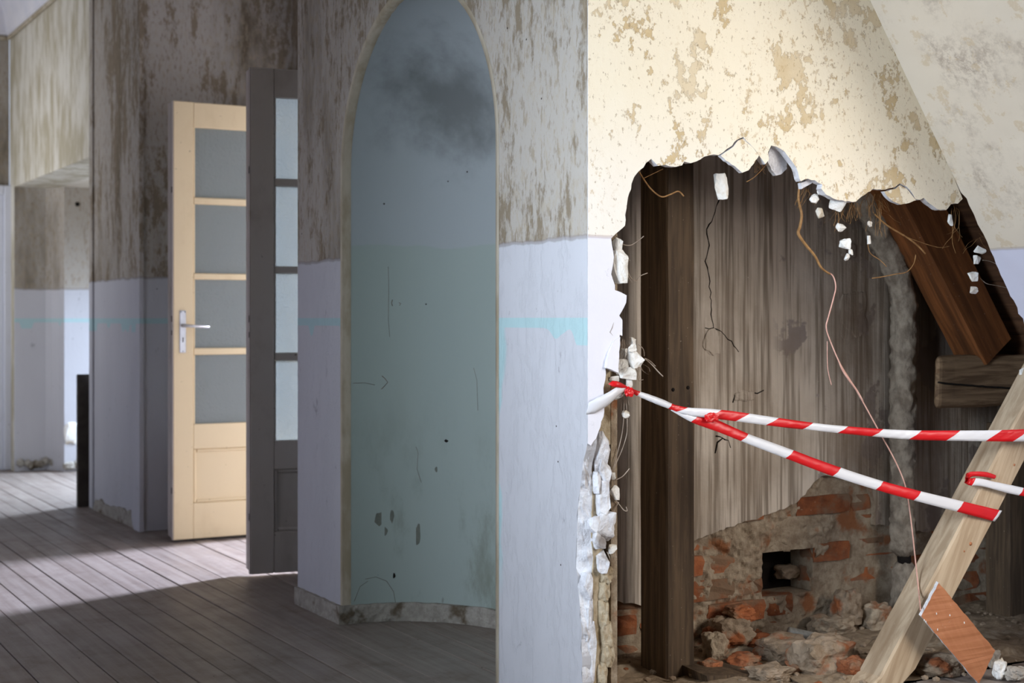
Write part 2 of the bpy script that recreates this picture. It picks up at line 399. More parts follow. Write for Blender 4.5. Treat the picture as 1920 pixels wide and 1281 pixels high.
def tube(name, pts, rad, mat, parent=None, seg=6, smooth=True):
    pts = [Vector(p) for p in pts]; n = len(pts)
    rads = rad if isinstance(rad, (list, tuple)) else [rad]*n
    v, f = [], []; up = Vector((0.13, 0.97, 0.2))
    for i, p in enumerate(pts):
        d = (pts[min(i+1, n-1)]-pts[max(i-1, 0)]).normalized()
        a = d.cross(up)
        if a.length < 1e-3: a = d.cross(Vector((1, 0, 0)))
        a.normalize(); b = d.cross(a)
        for k in range(seg):
            t = 2*math.pi*k/seg; v.append(p+(a*math.cos(t)+b*math.sin(t))*rads[i])
    for i in range(n-1):
        for k in range(seg):
            q = (k+1) % seg; f.append((i*seg+k, i*seg+q, (i+1)*seg+q, (i+1)*seg+k))
    f.append(tuple(reversed(range(seg)))); f.append(tuple(range((n-1)*seg, n*seg)))
    return mesh(name, v, f, mat, parent, smooth)
def spline(pts, k=6):
    P = [Vector(p) for p in pts]; out = []
    for i in range(len(P)-1):
        p0, p1, p2, p3 = P[max(i-1, 0)], P[i], P[i+1], P[min(i+2, len(P)-1)]
        for j in range(k):
            t = j/k
            out.append(0.5*((2*p1)+(p2-p0)*t+(2*p0-5*p1+4*p2-p3)*t*t+(3*p1-p0-3*p2+p3)*t**3))
    out.append(P[-1]); return out
def chunk(name, c, size, mat, parent=None, seed=0, sub=2, amp=0.28, flat=False):
    """broken lump: faceted, irregular; size = full extents"""
    bm = bmesh.new(); bmesh.ops.create_icosphere(bm, subdivisions=sub, radius=0.5)
    o = Vector((seed*3.17, seed*1.31, seed*0.77))
    for v in bm.verts:
        d = v.co.normalized(); m = max(abs(d.x), abs(d.y), abs(d.z))
        cube = d*(0.5/m); p = d*0.5*0.45+cube*0.55*0.9
        p *= 1+amp*mnoise.noise(d*1.7+o)+amp*0.45*mnoise.noise(d*4.3+o)
        v.co = Vector((p.x*size[0], p.y*size[1], p.z*size[2]))+Vector(c)
    ob = frombm(name, bm, mat, parent); return ob

def shard(name, c, size, mat, parent=None, seed=0, n=16):
    """angular broken piece: hull of scattered points with nicked edges"""
    r = random.Random(seed*17+3); bm = bmesh.new()
    for i in range(n):
        p = Vector((r.uniform(-1, 1), r.uniform(-1, 1), r.uniform(-1, 1))); ax = r.randrange(3); p[ax] = math.copysign(1, p[ax])
        p.x *= 1-0.25*abs(p.z)*r.random()
        bm.verts.new(Vector((p.x*size[0]/2, p.y*size[1]/2, p.z*size[2]/2)))
    h = bmesh.ops.convex_hull(bm, input=bm.verts[:])
    bmesh.ops.delete(bm, geom=[g for g in h['geom_interior'] if isinstance(g, bmesh.types.BMVert)], context='VERTS')
    bmesh.ops.subdivide_edges(bm, edges=bm.edges[:], cuts=2, use_grid_fill=True)
    m = min(size)
    for v_ in bm.verts: v_.co += mnoise.noise_vector(v_.co*(2.2/m)+Vector((seed, 0, 0)))*m*0.11; v_.co += Vector(c)
    return frombm(name, bm, mat, parent)

# ------------------------------------------------------------------ the setting: key planes of the building (metres)
XH = 2.05            # hall wall plane
YF = 3.13            # broken gable wall plane
YB = 3.73            # masonry at the back of the eaves cavity
ZC = 3.16            # ceiling / cornice height
A1, A2, ASP = 3.616, 4.736, 1.62      # niche: jambs and springing height
AC, AR = (A1+A2)/2, (A2-A1)/2
P2 = 5.17            # end of the middle pier
R1 = 7.314           # far side of the door recess
Q1, Q2, LZ = 8.40, 10.65, 2.05        # passage opening and lintel
YE = 10.82           # end wall

# slope of the roof lining: line in the gable plane
J0, J1 = on_y(1635, 10, YF), on_y(1919, 609, YF)
SL = (J1.z-J0.z)/(J1.x-J0.x)
def slope_x(z): return J0.x+(z-J0.z)/SL

# floor: sub-floor with one mesh per plank
floor = box('floor', (-0.6, -3.0, -0.12), (7.0, 11.6, -0.022), 'hole')
struct(floor, 'worn brown wooden plank floor of the hall', 'floor')
PW = 0.105; x = 0.926-PW*15
k = 0
while x < XH+0.02:
    cuts = [-3.0, 11.2]
    for q in (rnd.uniform(-1.5, 1.5), rnd.uniform(2.2, 3.2) if k % 3 == 0 else None, rnd.uniform(7.6, 10.0) if k % 2 else None):
        if q is not None: cuts.append(q)
    cuts.sort()
    for a, b in zip(cuts[:-1], cuts[1:]):
        box('plank', (x+0.0017, a+0.001, -0.022), (x+PW-0.0017, b-0.001, rnd.uniform(-0.0012, 0.0012)), 'floor', floor, 0.0015)
    x += PW; k += 1
for (x0, x1, y0, y1) in ((XH+0.02, 3.0, P2, R1), (XH+0.02, 2.62, A1+0.002, A2), (XH+0.02, 4.4, Q1, Q2), (3.0, 6.9, 5.0, 8.9), (XH+0.02, 4.5, -3.0, YF-0.02)):
    x = x0
    while x < x1-0.01:
        e = min(x+PW, x1)
        box('plank', (x+0.0017, y0, -0.022), (e-0.0017, y1, rnd.uniform(-0.0012, 0.0012)), 'floor', floor, 0.0015); x += PW

# hall wall near part: pier, niche, pier (one plastered wall with the niche as a part)
N = 40
arch = [(AC-AR*math.cos(math.pi*i/N), ASP+AR*math.sin(math.pi*i/N)) for i in range(N+1)]
CHM = 0.018
archo = [(AC-(AR+CHM)*math.cos(math.pi*i/N), ASP+(AR+CHM)*math.sin(math.pi*i/N)) for i in range(N+1)]
brk_px = [(1103, 832), (1099, 845), (1093, 868), (1089, 908), (1084, 950), (1082, 1000), (1080, 1065), (1083, 1100), (1088, 1140), (1090, 1200), (1092, 1281), (1093, 1340)]
brk = [on_x(px, py, XH) for px, py in brk_px]
brk[0].y = YF
loop = [Vector((XH, YF, ZC))] + rough(brk, 0.02, 0.005, 3, 0)
loop[-1].z = 0
loop += [Vector((XH, A1, 0))] + [Vector((XH, y, z)) for y, z in arch] + [Vector((XH, A2, 0)), Vector((XH, P2, 0)), Vector((XH, P2, ZC))]
wr = slab('wall_right', loop, (0.03, 0, 0), 'hall'); struct(wr, 'peeling plaster hall wall with lilac dado around the arched niche', 'wall')
# chamfered arris of the niche
po = [(A1-CHM, 0)]+archo+[(A2+CHM, 0)]; pi_ = [(A1, 0)]+arch+[(A2, 0)]
v, f = [], []
for (a, b), (c, d) in zip(po, pi_): v += [(XH-0.0008, a, b), (XH-0.0012, c, d), (XH+0.032, c+(0.0015 if c < AC else -0.0015), d)]
for i in range(len(po)-1): f += [(3*i, 3*i+3, 3*i+4, 3*i+1), (3*i+1, 3*i+4, 3*i+5, 3*i+2)]
o = mesh('arch_arris', v, f, 'arris', wr, True); o['label'] = 'worn pale plaster edge of the arch'
# niche: half-oval shaft and quarter dome
ND = 0.46; M = 28
v, f = [], []
rows = [0, 0.3, 0.6, 0.9, 1.2, ASP]
ring = lambda s, z, sc=1.0: [(XH+0.03+ND*math.sin(math.pi*i/M)*sc, AC-AR*math.cos(math.pi*i/M)*sc, z) for i in range(M+1)]
for z in rows: v += ring(1, z)
for j in range(1, 15):
    a = math.pi/2*j/14; v += ring(1, ASP+AR*math.sin(a), max(math.cos(a), 0.002))
R = len(rows)+14
for r in range(R-1):
    for i in range(M): q = r*(M+1)+i; f.append((q, q+1, q+M+2, q+M+1))
o = mesh('niche', v, f, 'niche', wr, True); o['label'] = 'grey green painted rounded niche with soot stain'
def on_niche(px, py, lift=0.0015):
    d = ray(px, py); t = 4.62
    while t < 6.2:
        p = Vector((0, 0, CH))+d*t
        q = ((p.x-XH-0.03)/ND)**2+((p.y-AC)/AR)**2+(((p.z-ASP)/AR)**2 if p.z > ASP else 0)
        if p.x > XH+0.03 and q > 1: break
        t += 0.0005
    return p-d*lift
for pl, w_ in (([(662, 719), (684, 718), (703, 722)], 0.0007), ([(716, 705), (722, 710), (727, 717), (721, 724), (715, 730)], 0.0012), ([(736, 562), (734, 568), (736, 574)], 0.0012), ([(748, 568), (752, 569), (749, 573)], 0.001),
               ([(685, 1086), (705, 1082), (725, 1090), (738, 1110), (742, 1132)], 0.0007), ([(790, 905), (782, 880), (784, 850), (780, 838)], 0.0006), ([(728, 500), (729, 540), (728, 600), (731, 632)], 0.0006), ([(690, 1090), (675, 1100), (664, 1128)], 0.0007), ([(888, 690), (894, 712), (896, 770)], 0.0006)):
    tube('scratch', [on_niche(a, b) for a, b in pl], w_, 'crack', o, 4)
for a, b, w_, h_, m_ in ((837, 827, 4, 3, 'hole'), (711, 972, 10, 14, 'scar'), (735, 968, 4, 12, 'scar'), (784, 1003, 6, 20, 'scar'), (722, 996, 5, 8, 'scar'), (739, 1080, 3, 5, 'hole'), (818, 880, 3, 6, 'scar')):
    c = on_niche(a, b, 0.0); e1 = on_niche(a+2, b, 0.0)-on_niche(a-2, b, 0.0); e1.normalize(); nr = e1.cross(Vector((0, 0, 1))); s_ = c.dot(FWD)/F
    if nr.dot(FWD) > 0: nr = -nr
    ring_ = [c+nr*0.0012+e1*(w_*s_*math.cos(q*0.524)*rnd.uniform(.7, 1.2))+Vector((0, 0, h_*s_*math.sin(q*0.524)*rnd.uniform(.7, 1.2))) for q in range(12)]
    slab('plaster_scar', ring_, -nr*0.003, m_, o)
# end face of the middle pier
box('pier_return', (XH+0.03, P2-0.09, 0), (2.86, P2, ZC), 'hall', wr)

# skirting along pier and niche
def skirt_loop():
    p = [(XH-0.016, P2-0.005), (XH-0.016, A2-0.005)]
    for i in range(M, -1, -1):
        a = math.pi*i/M; p.append((XH+0.02+(ND-0.012)*math.sin(a), AC-(AR-0.014)*math.cos(a)))
    return p
sp = skirt_loop(); sr = random.Random(5)
fine = []
for (a, b), (c, d) in zip(sp[:-1], sp[1:]):
    n = max(1, int(math.hypot(c-a, d-b)/0.012))
    for i in range(n): fine.append((a+(c-a)*i/n, b+(d-b)*i/n))
fine.append(sp[-1])
v, f = [], []; HT = 0.066
for i, (a, b) in enumerate(fine):
    pa, pb = fine[max(i-1, 0)], fine[min(i+1, len(fine)-1)]
    d = Vector((pb[0]-pa[0], pb[1]-pa[1], 0)).normalized(); nn = Vector((d.y, -d.x, 0))      # away from the room
    if nn.x < 0 and abs(nn.x) > 0.5: nn = -nn
    for h in (0, 0.22, 0.5, 0.8, 1.0):
        w = mnoise.noise(Vector((a*30, b*30, h*4)))*0.004+mnoise.noise(Vector((a*90, b*90, h*9)))*0.003
        v.append((a-d.y*w, b+d.x*w, HT*h+(mnoise.noise(Vector((a*25, b*25, 3)))*0.007 if h == 1 else 0)))
    v.append((a+0.03*(1 if a < XH else (a-XH)/ND) if a < XH else a+0.03*(a-XH)/ND, b+0.03*(b-AC)/AR if a >= XH else b, HT*0.98))
K = 6
for i in range(len(fine)-1):
    for h in range(K-1): q = i*K+h; f.append((q, q+K, q+K+1, q+1))
o = mesh('baseboard_right', v, f, 'skirt'); struct(o, 'chipped grey plaster skirting below the niche and pier', 'skirting')

# hall wall far part: pier between door recess and passage, bulkhead over the passage
loop = [Vector((XH, y, z)) for y, z in ((R1, 0), (Q1, 0), (Q1, ZC), (R1, ZC))]
wf = slab('wall_far_right', loop, (0.30, 0, 0), 'hall'); struct(wf, 'stained far pier and bulkhead of the hall wall', 'wall')
slab('bulkhead', [Vector((XH+0.004, y, z)) for y, z in ((Q1+0.001, LZ), (Q2, LZ), (Q2, 0), (YE, 0), (YE, ZC), (Q1+0.001, ZC))], (0.296, 0, 0), 'bulk', wf)
box('recess_return', (XH+0.30, R1, 0), (2.86, R1+0.2, ZC), 'hall', wf)
# plaster lesene on the pier corner, its broken foot and skirting
pil = [(R1-0.012, 0.0), (R1-0.012, ZC), (R1+0.14, ZC), (R1+0.14, 0.05), (R1+0.125, 0.02), (R1+0.10, 0.0)]
o = slab('corner_lesene', [Vector((XH-0.022, a, b)) for a, b in pil], (0.022, 0, 0), 'hall', wf)
pts = [Vector((XH-0.012, R1+0.15, 0)), Vector((XH-0.012, R1+0.15, 0.085))]
for i in range(14): pts.append(Vector((XH-0.012, R1+0.17+i*0.06, 0.075+rnd.uniform(-0.02, 0.012))))
pts.append(Vector((XH-0.012, Q1-0.08, 0)))
o = slab('baseboard_piece', pts, (0.012, 0, 0), 'skirt', wf)
o = box('corner_bead', (XH-0.012, Q1-0.07, 0.0), (XH+0.0, Q1+0.004, ZC), 'hall', wf, 0.004)
# passage: far wall with a stepped chase, soffit, side room shell
pw = [(2.052, Q2-0.01), (2.27, Q2-0.01), (2.31, Q2-0.03), (2.345, Q2-0.10), (2.36, Q2-0.2), (4.4, Q2-0.2), (4.4, Q2+0.16), (2.36, Q2+0.16), (2.36, Q2), (2.052, Q2-0.002)]
wp = slab('wall_passage', [Vector((a, b, 0)) for a, b in pw], (0, 0, LZ), 'hall'); struct(wp, 'sunlit lilac and stained wall at the far side of the passage', 'wall')
box('soffit', (XH+0.301, Q1, LZ), (4.4, Q2+0.2, LZ+0.1), 'room', wp)
box('passage_side', (XH+0.30, Q1-0.2, 0), (4.4, Q1, LZ), 'room', wp)
box('passage_end', (4.4, Q1-0.2, 0), (4.5, Q2+0.2, LZ+0.9), 'room', wp)
c = on_y(145, 383, Q2-0.2)
for nm, (px, py), r in (('wall_hole', (145, 383), 0.02), ('socket_hole', (131, 818), 0.035)):
    c = on_y(px, py, Q2-0.2); tube(nm, [c+Vector((0, -0.004, 0)), c+Vector((0, 0.02, 0))], r*0.8, 'hole', wp, 10)
c = on_y(134, 812, Q2-0.2); chunk('socket_plaster', c, (0.12, 0.03, 0.17), 'chip', wp, 41)
# broken plinth at the passage wall foot
for i in range(12):
    c = Vector((2.1+i*0.035+rnd.uniform(-.01, .01), Q2-0.02-(0.19 if i > 7 else 0.0), 0.03+rnd.uniform(0, 0.04)))
    chunk('plinth_rubble', c, (0.06, 0.05, 0.07), 'skirt', wp, 60+i, 1)

# end wall with the white door of the hall end
we = box('wall_end', (-0.6, YE, 0), (XH, YE+0.1, ZC), 'hall'); struct(we, 'shaded wall closing the far end of the hall', 'wall')
d3 = empty('door_3', (1.5, YE, 0)); struct(d3, 'white framed door at the far end of the hall', 'door')
def child_local(fn, parent, *a, **k):
    o = fn(*a, **k); o.parent = parent; o.matrix_parent_inverse = Matrix.Translation(parent.location).inverted(); return o
xr = on_y(24, 600, YE).x
child_local(box, d3, 'door_frame', (xr-0.07, YE-0.05, 0), (xr, YE-0.001, LZ+0.02), 'white', None, 0.006)
child_local(box, d3, 'door_frame_inner', (xr-0.12, YE-0.03, 0), (xr-0.071, YE-0.001, LZ-0.05), 'white', None, 0.004)
child_local(box, d3, 'door_head', (xr-1.0, YE-0.05, LZ-0.05), (xr-0.071, YE-0.001, LZ+0.02), 'white', None, 0.006)
child_local(box, d3, 'door_leaf', (xr-0.95, YE-0.02, 0.01), (xr-0.121, YE-0.002, LZ-0.052), 'white', None, 0.003)

# ceiling: flat vault field with a cove and a cornice line along the right wall and end wall
cl = box('ceiling', (-0.6, -3.0, ZC+0.55), (XH+0.9, YE+0.1, ZC+0.65), 'ceil'); struct(cl, 'pale vaulted ceiling of the hall with a coved edge', 'ceiling')
v, f = [], []
prof = [(0.0, 0.0), (-0.02, 0.012), (-0.03, 0.03)]+[(-0.03-0.75*(1-math.cos(a)), 0.03+0.53*math.sin(a)) for a in [math.pi/2*i/10 for i in range(1, 11)]]
ys = (P2, YE-0.0)
for y in ys: v += [(XH+a, y, ZC-0.0+b) for a, b in prof]
n = len(prof)
for i in range(n-1): f.append((i, i+1, n+i+1, n+i))
mesh('cove', v, f, 'ceil', cl, True)
v = []
for x_ in (-0.6, XH): v += [(x_, YE+a, ZC+b) for a, b in prof]
mesh('cove', v, f, 'ceil', cl, True)
box('cornice', (XH-0.02, P2, ZC-0.03), (XH-0.0005, YE, ZC), 'arris', cl, 0.005)
box('cornice', (-0.6, YE-0.02, ZC-0.03), (XH-0.02, YE-0.0005, ZC), 'arris', cl, 0.005)
box('upper_wall', (XH, YF, ZC), (XH+0.9, YE+0.1, ZC+0.55), 'ceil', cl)

# room behind the double door
ws = box('wall_side_room', (6.9, 5.0, 0), (7.0, 9.0, 2.9), 'room'); struct(ws, 'pale plaster walls of the side room behind the double door', 'wall')
box('side_wall', (4.51, 8.9, 0), (6.9, 9.0, 2.9), 'room', ws); box('side_wall', (2.96, 8.1, 0), (4.6, 8.19, 2.9), 'room', ws); box('side_wall', (2.97, 4.9, 0), (6.9, 5.0, 2.9), 'room', ws)
box('side_ceiling', (2.97, 4.9, 2.9), (7.0, 9.0, 3.0), 'room', ws)
# partition with arched head over the door opening
D1, D2, DS = 5.56, 7.22, 2.16
lp = [(P2-0.4, 0), (D1, 0), (D1, DS)]
for i in range(1, 16):
    a = math.pi*i/16; lp.append(((D1+D2)/2-(D2-D1)/2*math.cos(a), DS+0.36*math.sin(a)))
lp += [(D2, DS), (D2, 0), (8.4, 0), (8.4, ZC), (P2-0.4, ZC)]
wpt = slab('wall_partition', [Vector((2.86, a, b)) for a, b in lp], (0.10, 0, 0), 'hall'); struct(wpt, 'partition wall with arched head at the double door', 'wall')

box('door_jamb_light_stop', (2.80, 6.86, 0), (2.859, D2+0.09, 2.2), 'white', wpt); box('door_jamb_light_stop', (2.775, P2+0.01, 0), (2.859, 5.675, 2.2), 'white', wpt)  # unseen jambs, added and widened to shape the daylight on the hall floor
# walls out of view that close the hall
wl = box('wall_left', (-0.7, -3.0, 0), (-0.6, YE+0.1, ZC+0.6), 'hall'); struct(wl, 'pale window wall on the left of the hall outside the frame', 'wall')
wbk = box('wall_back', (-0.7, -3.1, 0), (5.2, -3.0, ZC+0.6), 'hall'); struct(wbk, 'pale wall behind the camera', 'wall')

# sloping roof lining with dormer opening (y -1.0 .. 2.35)
def slope_panel(name, y0, y1, z0, z1, parent=None, edge=False):
    a, b = Vector((slope_x(z0), 0, z0)), Vector((slope_x(z1), 0, z1))
    nrm = Vector((-(b.z-a.z), 0, b.x-a.x)).normalized()
    if nrm.x < 0: nrm = -nrm
    if edge:
        e = [on_y(px, py, YF) for px, py in ((1799, 360), (1808, 384), (1818, 402), (1827, 421), (1836, 439), (1845, 455), (1851, 470), (1857, 483), (1869, 504), (1880, 525), (1889, 544), (1904, 577), (1919, 609))]
        top = [Vector((b.x, y1, b.z)), Vector((slope_x(1.55), y1, 1.55))]
        pts = top[:1]
        for p in rough([top[1]]+e[1:]+[Vector((slope_x(0.6), YF, 0.6)), Vector((a.x, YF, a.z))], 0.02, 0.004, 8, 1):
            x_ = slope_x(p.z); pts.append(Vector((x_, y1+(rnd.uniform(-0.012, 0.0) if p.z < 1.49 else 0.0), p.z)))
        pts += [Vector((a.x, y0, a.z)), Vector((b.x, y0, b.z))]
    else:
        pts = [Vector((b.x, y1, b.z)), Vector((a.x, y1, a.z)), Vector((a.x, y0, a.z)), Vector((b.x, y0, b.z))]
    return slab(name, pts, nrm*0.022, 'slope', parent, 'raw')
wsl = slope_panel('wall_slope', 2.50, YF, 0.0, 3.6, None, True); struct(wsl, 'sloping white plastered roof lining beside the broken wall', 'wall')
slope_panel('slope_panel', -3.0, 2.50, 2.45, 3.6, wsl)
slope_panel('slope_panel', -3.0, 2.50, 0.0, 0.75, wsl)
slope_panel('slope_panel', -3.0, -0.2, 0.75, 2.45, wsl)
# dormer cheeks, roof and window frame
for y in (-0.2, 2.50):
    pts = [Vector((slope_x(0.75), y, 0.75)), Vector((4.75, y, 0.75)), Vector((4.75, y, 2.45)), Vector((slope_x(2.45), y, 2.45))]
    slab('dormer_cheek', pts, (0, 0.03 if y > 0 else -0.03, 0), 'slope', wsl)
box('dormer_ceiling', (slope_x(2.45), -0.2, 2.45), (4.75, 2.50, 2.5), 'slope', wsl)
box('dormer_sill', (slope_x(0.75)-0.1, -0.2, 0.7), (4.75, 2.50, 0.75), 'slope', wsl)
w1 = empty('window_1', (4.75, 1.08, 0.75)); struct(w1, 'white dormer window right of the camera outside the frame', 'window')
for a, b in (((4.72, -0.2, 0.75), (4.78, -0.1, 2.45)), ((4.72, 2.25, 0.75), (4.78, 2.50, 2.45)), ((4.72, -0.1, 0.75), (4.78, 2.25, 0.85)), ((4.72, -0.1, 2.35), (4.78, 2.25, 2.45)), ((4.72, 1.05, 0.85), (4.78, 1.12, 2.35))):
    child_local(box, w1, 'window_frame', a, b, 'white')
for y0 in (-0.1, 1.12): child_local(box, w1, 'pane', (4.745, y0, 0.85), (4.75, y0+1.13 if y0 > 0 else 1.05, 2.35), 'glass')
ce2 = box('ceiling_slope_room', (XH+0.9, -3.0, 3.55), (5.0, YF, 3.65), 'ceil'); struct(ce2, 'pale ceiling above the dormer bay', 'ceiling')

# ------------------------------------------------------------------ broken gable wall with the hole
hole_px = [(1103, 832), (1108, 836), (1118, 822), (1126, 800), (1133, 772), (1135, 755), (1132, 740), (1133, 720), (1136, 702), (1135, 688), (1146, 693), (1155, 697), (1157, 683), (1158, 669),
 (1161, 639), (1162, 628), (1167, 630), (1167, 600), (1161, 592), (1168, 580), (1174, 568), (1175, 554), (1164, 548), (1153, 544), (1153, 535), (1149, 524), (1146, 514), (1149, 498), (1151, 482), (1147, 457),
 (1146, 447), (1156, 437), (1167, 428), (1172, 423), (1172, 403), (1176, 379), (1184, 345), (1189, 332), (1200, 319), (1211, 306), (1221, 298), (1228, 305), (1234, 311), (1247, 309), (1256, 312),
 (1267, 313), (1279, 310), (1283, 303), (1295, 306), (1305, 303), (1320, 294), (1331, 291), (1347, 291), (1362, 280), (1373, 273), (1382, 262), (1394, 257), (1406, 270), (1416, 281), (1424, 293),
 (1435, 308), (1442, 299), (1440, 286), (1446, 273), (1456, 275), (1465, 280), (1476, 291), (1482, 299), (1493, 314), (1499, 335), (1502, 340), (1515, 335), (1528, 338), (1542, 346), (1540, 354),
 (1549, 365), (1562, 372), (1585, 378), (1605, 378), (1615, 369), (1622, 365), (1637, 354), (1655, 356), (1678, 351), (1687, 344), (1700, 350), (1712, 365), (1716, 373), (1725, 375), (1732, 371), (1743, 382),
 (1757, 392), (1774, 394), (1783, 383), (1796, 382), (1805, 373)]
YG = YF-0.002
hp = [on_y(a, b, YG) for a, b in hole_px]
hp[0] = Vector((XH+0.001, YG, hp[0].z))
edge = rough(hp, 0.012, 0.0022, 11, 1)
loop = edge + [Vector((slope_x(z), YG, z)) for z in (1.55, 1.9, 2.4, 2.8, ZC)] + [Vector((XH+0.001, YG, ZC))]
wg = slab('wall_gable', loop, (0, 0.022, 0), 'front', None, 'raw'); struct(wg, 'sunlit cream plaster gable wall with a large broken hole', 'wall')
# board and reed backing left behind the plaster, a little inside the plaster edge
bk_px = [(1103, 836), (1120, 836), (1128, 790), (1131, 740), (1131, 690), (1150, 640), (1156, 590), (1160, 560), (1146, 530), (1143, 490), (1141, 440), (1164, 420), (1170, 380), (1183, 330), (1217, 293), (1240, 302),
 (1290, 300), (1330, 285), (1345, 284), (1392, 250), (1435, 285), (1445, 267), (1470, 275), (1500, 325), (1530, 332), (1560, 362), (1610, 366), (1640, 348), (1690, 338), (1725, 366), (1760, 384), (1790, 376), (1802, 365)]
bk = rough([on_y(a, b, YF+0.024) for a, b in bk_px], 0.02, 0.003, 4, 1)
lp = bk + [Vector((slope_x(z)-0.02, YF+0.024, z)) for z in (1.56, 2.4, ZC)] + [Vector((XH+0.09, YF+0.024, ZC)), Vector((XH+0.09, YF+0.024, bk[0].z))]
o = slab('reed_backing', lp, (0, 0.012, 0), 'core', wg); o['label'] = 'sandy reed backing behind the plaster'
# flaps of plaster hanging on by a crack
def flap(pxs, y, tilt, seed, mat='front'):
    pts = rough([on_y(a, b, y) for a, b in pxs+[pxs[0]]], 0.01, 0.0015, seed, 1)[:-1]
    zt = max(p.z for p in pts)
    for p in pts: p.y += (zt-p.z)*tilt
    return slab('plaster_flap', pts, (0, 0.014, 0), mat, wg, 'raw')
flap([(1348, 293), (1362, 283), (1374, 275), (1383, 264), (1394, 260), (1404, 271), (1414, 283), (1420, 292), (1409, 307), (1398, 320), (1385, 325), (1372, 312), (1357, 302)], YF+0.002, -0.16, 21)
flap([(1656, 359), (1679, 354), (1687, 347), (1699, 353), (1708, 366), (1715, 376), (1701, 381), (1685, 384), (1671, 378), (1661, 368)], YF+0.002, -0.14, 22)
flap([(1441, 296), (1446, 276), (1457, 279), (1470, 289), (1481, 303), (1483, 316), (1474, 326), (1465, 328), (1455, 318), (1447, 306)], YF+0.02, 0.30, 23, 'raw')
flap([(1503, 343), (1515, 337), (1527, 341), (1518, 347), (1507, 354)], YF+0.016, 0.3, 24, 'raw')
flap([(1134, 690), (1147, 695), (1156, 699), (1159, 668), (1163, 632), (1150, 640), (1140, 662)], YF-0.004, -0.10, 25)
# cracks in the plaster skin
def crack(pxs, w=0.0012):
    pts = rough([on_y(a, b, YF-0.0003) for a, b in pxs], 0.008, 0.0012, int(pxs[0][0]), 1)
    r = [w*(0.5+0.5*math.sin(math.pi*i/max(1, len(pts)-1))) for i in range(len(pts))]
    o = tube('crack', pts, r, 'crack', wg, 4); return o
crack([(1118, 445), (1117, 470), (1116, 520), (1117, 560), (1116, 640), (1118, 690), (1122, 710)], 0.0016)
crack([(1152, 600), (1147, 615), (1143, 623), (1152, 634)], 0.0026)
crack([(1138, 650), (1143, 676)], 0.0016); crack([(1130, 668), (1134, 688)], 0.002)
crack([(1800, 360), (1780, 312), (1752, 255), (1720, 187), (1685, 112), (1660, 62)], 0.0007)
crack([(1742, 350), (1735, 330), (1720, 300)], 0.0009); crack([(1632, 260), (1636, 285), (1642, 300), (1664, 298)], 0.0008); crack([(1480, 250), (1500, 242), (1530, 246), (1545, 249)], 0.0007)
crack([(1103, 768), (1113, 762), (1125, 757)], 0.002)

# broken wall end below: rough plaster break, sandy core and lumps
def strip(name, left, right, mat, seed, amp, parent):
    n = 60; m = 7; v, f = [], []
    def samp(pl, t):
        t *= len(pl)-1; i = min(int(t), len(pl)-2); return Vector(pl[i]).lerp(Vector(pl[i+1]), t-i)
    for i in range(n+1):
        a, b = samp(left, i/n), samp(right, i/n)
        for j in range(m+1):
            p = a.lerp(b, j/m); e = math.sin(math.pi*j/m)
            q = mnoise.noise(p*34+Vector((seed, 0, 0)))*amp*e+mnoise.noise(p*95+Vector((seed, 3, 0)))*amp*0.6*e
            v.append(p+Vector((-0.4*q, -abs(q)*0.6-0.35*q, 0)))
    for i in range(n):
        for j in range(m): k_ = i*(m+1)+j; f.append((k_, k_+1, k_+m+2, k_+m+1))
    return mesh(name, v, f, mat, parent)
lft = [p.copy() for p in brk]; lft[-1].z = 0
rgt = [on_y(px, py, YF+0.03) for px, py in ((1116, 832), (1113, 850), (1111, 880), (1111, 920), (1112, 960), (1113, 1000), (1114, 1060), (1113, 1100), (1114, 1150), (1115, 1200), (1115, 1281), (1115, 1340))]; rgt[-1].z = 0
strip('plaster_break', lft, rgt, 'raw', 2, 0.016, wr)
cl_ = [on_y(px, py, YF+0.028) for px, py in ((1110, 820), (1110, 880), (1110, 960), (1112, 1060), (1112, 1130), (1113, 1200), (1113, 1281), (1113, 1345))]
cr_ = [on_y(px, py, YF+0.045) for px, py in ((1122, 820), (1127, 880), (1129, 960), (1133, 1040), (1146, 1078), (1134, 1120), (1139, 1180), (1146, 1225), (1141, 1250), (1130, 1281), (1128, 1345))]
o = slab('sandy_core', rough(cl_, 0.02, 0.003, 1, 1)+list(reversed(rough(cr_, 0.015, 0.004, 2, 1))), (0, 0.05, 0), 'core', wr)
for i, (px, py, w, h) in enumerate(((1133, 1078, 26, 30), (1128, 1110, 22, 40), (1127, 1150, 24, 50), (1132, 1190, 24, 50), (1134, 1228, 26, 46), (1124, 1262, 20, 44), (1124, 850, 16, 60), (1122, 925, 16, 60))):
    c = on_y(px, py, YF+0.045); s = c.dot(FWD)/F
    chunk('core_lump', c, (w*s*1.15, 0.05, h*s*1.15), 'core', wr, 80+i, 3, 0.3)
for i, (px, py, w, h) in enumerate(((1127, 850, 26, 60), (1131, 885, 22, 40), (1129, 935, 18, 50), (1117, 985, 24, 26), (1131, 988, 34, 40), (1141, 975, 18, 22), (1122, 1010, 22, 26), (1128, 1055, 18, 30), (1100, 1160, 14, 60), (1106, 1220, 12, 80), (1098, 1100, 14, 40), (1106, 870, 10, 40), (1116, 905, 10, 30))):
    c = on_y(px, py, YF+0.028 if px > 1112 else YF+0.04); s = c.dot(FWD)/F
    o = shard('plaster_lump', c, (w*s*1.35, 0.034, h*s*1.4), 'raw', wr, 100+i, 22)

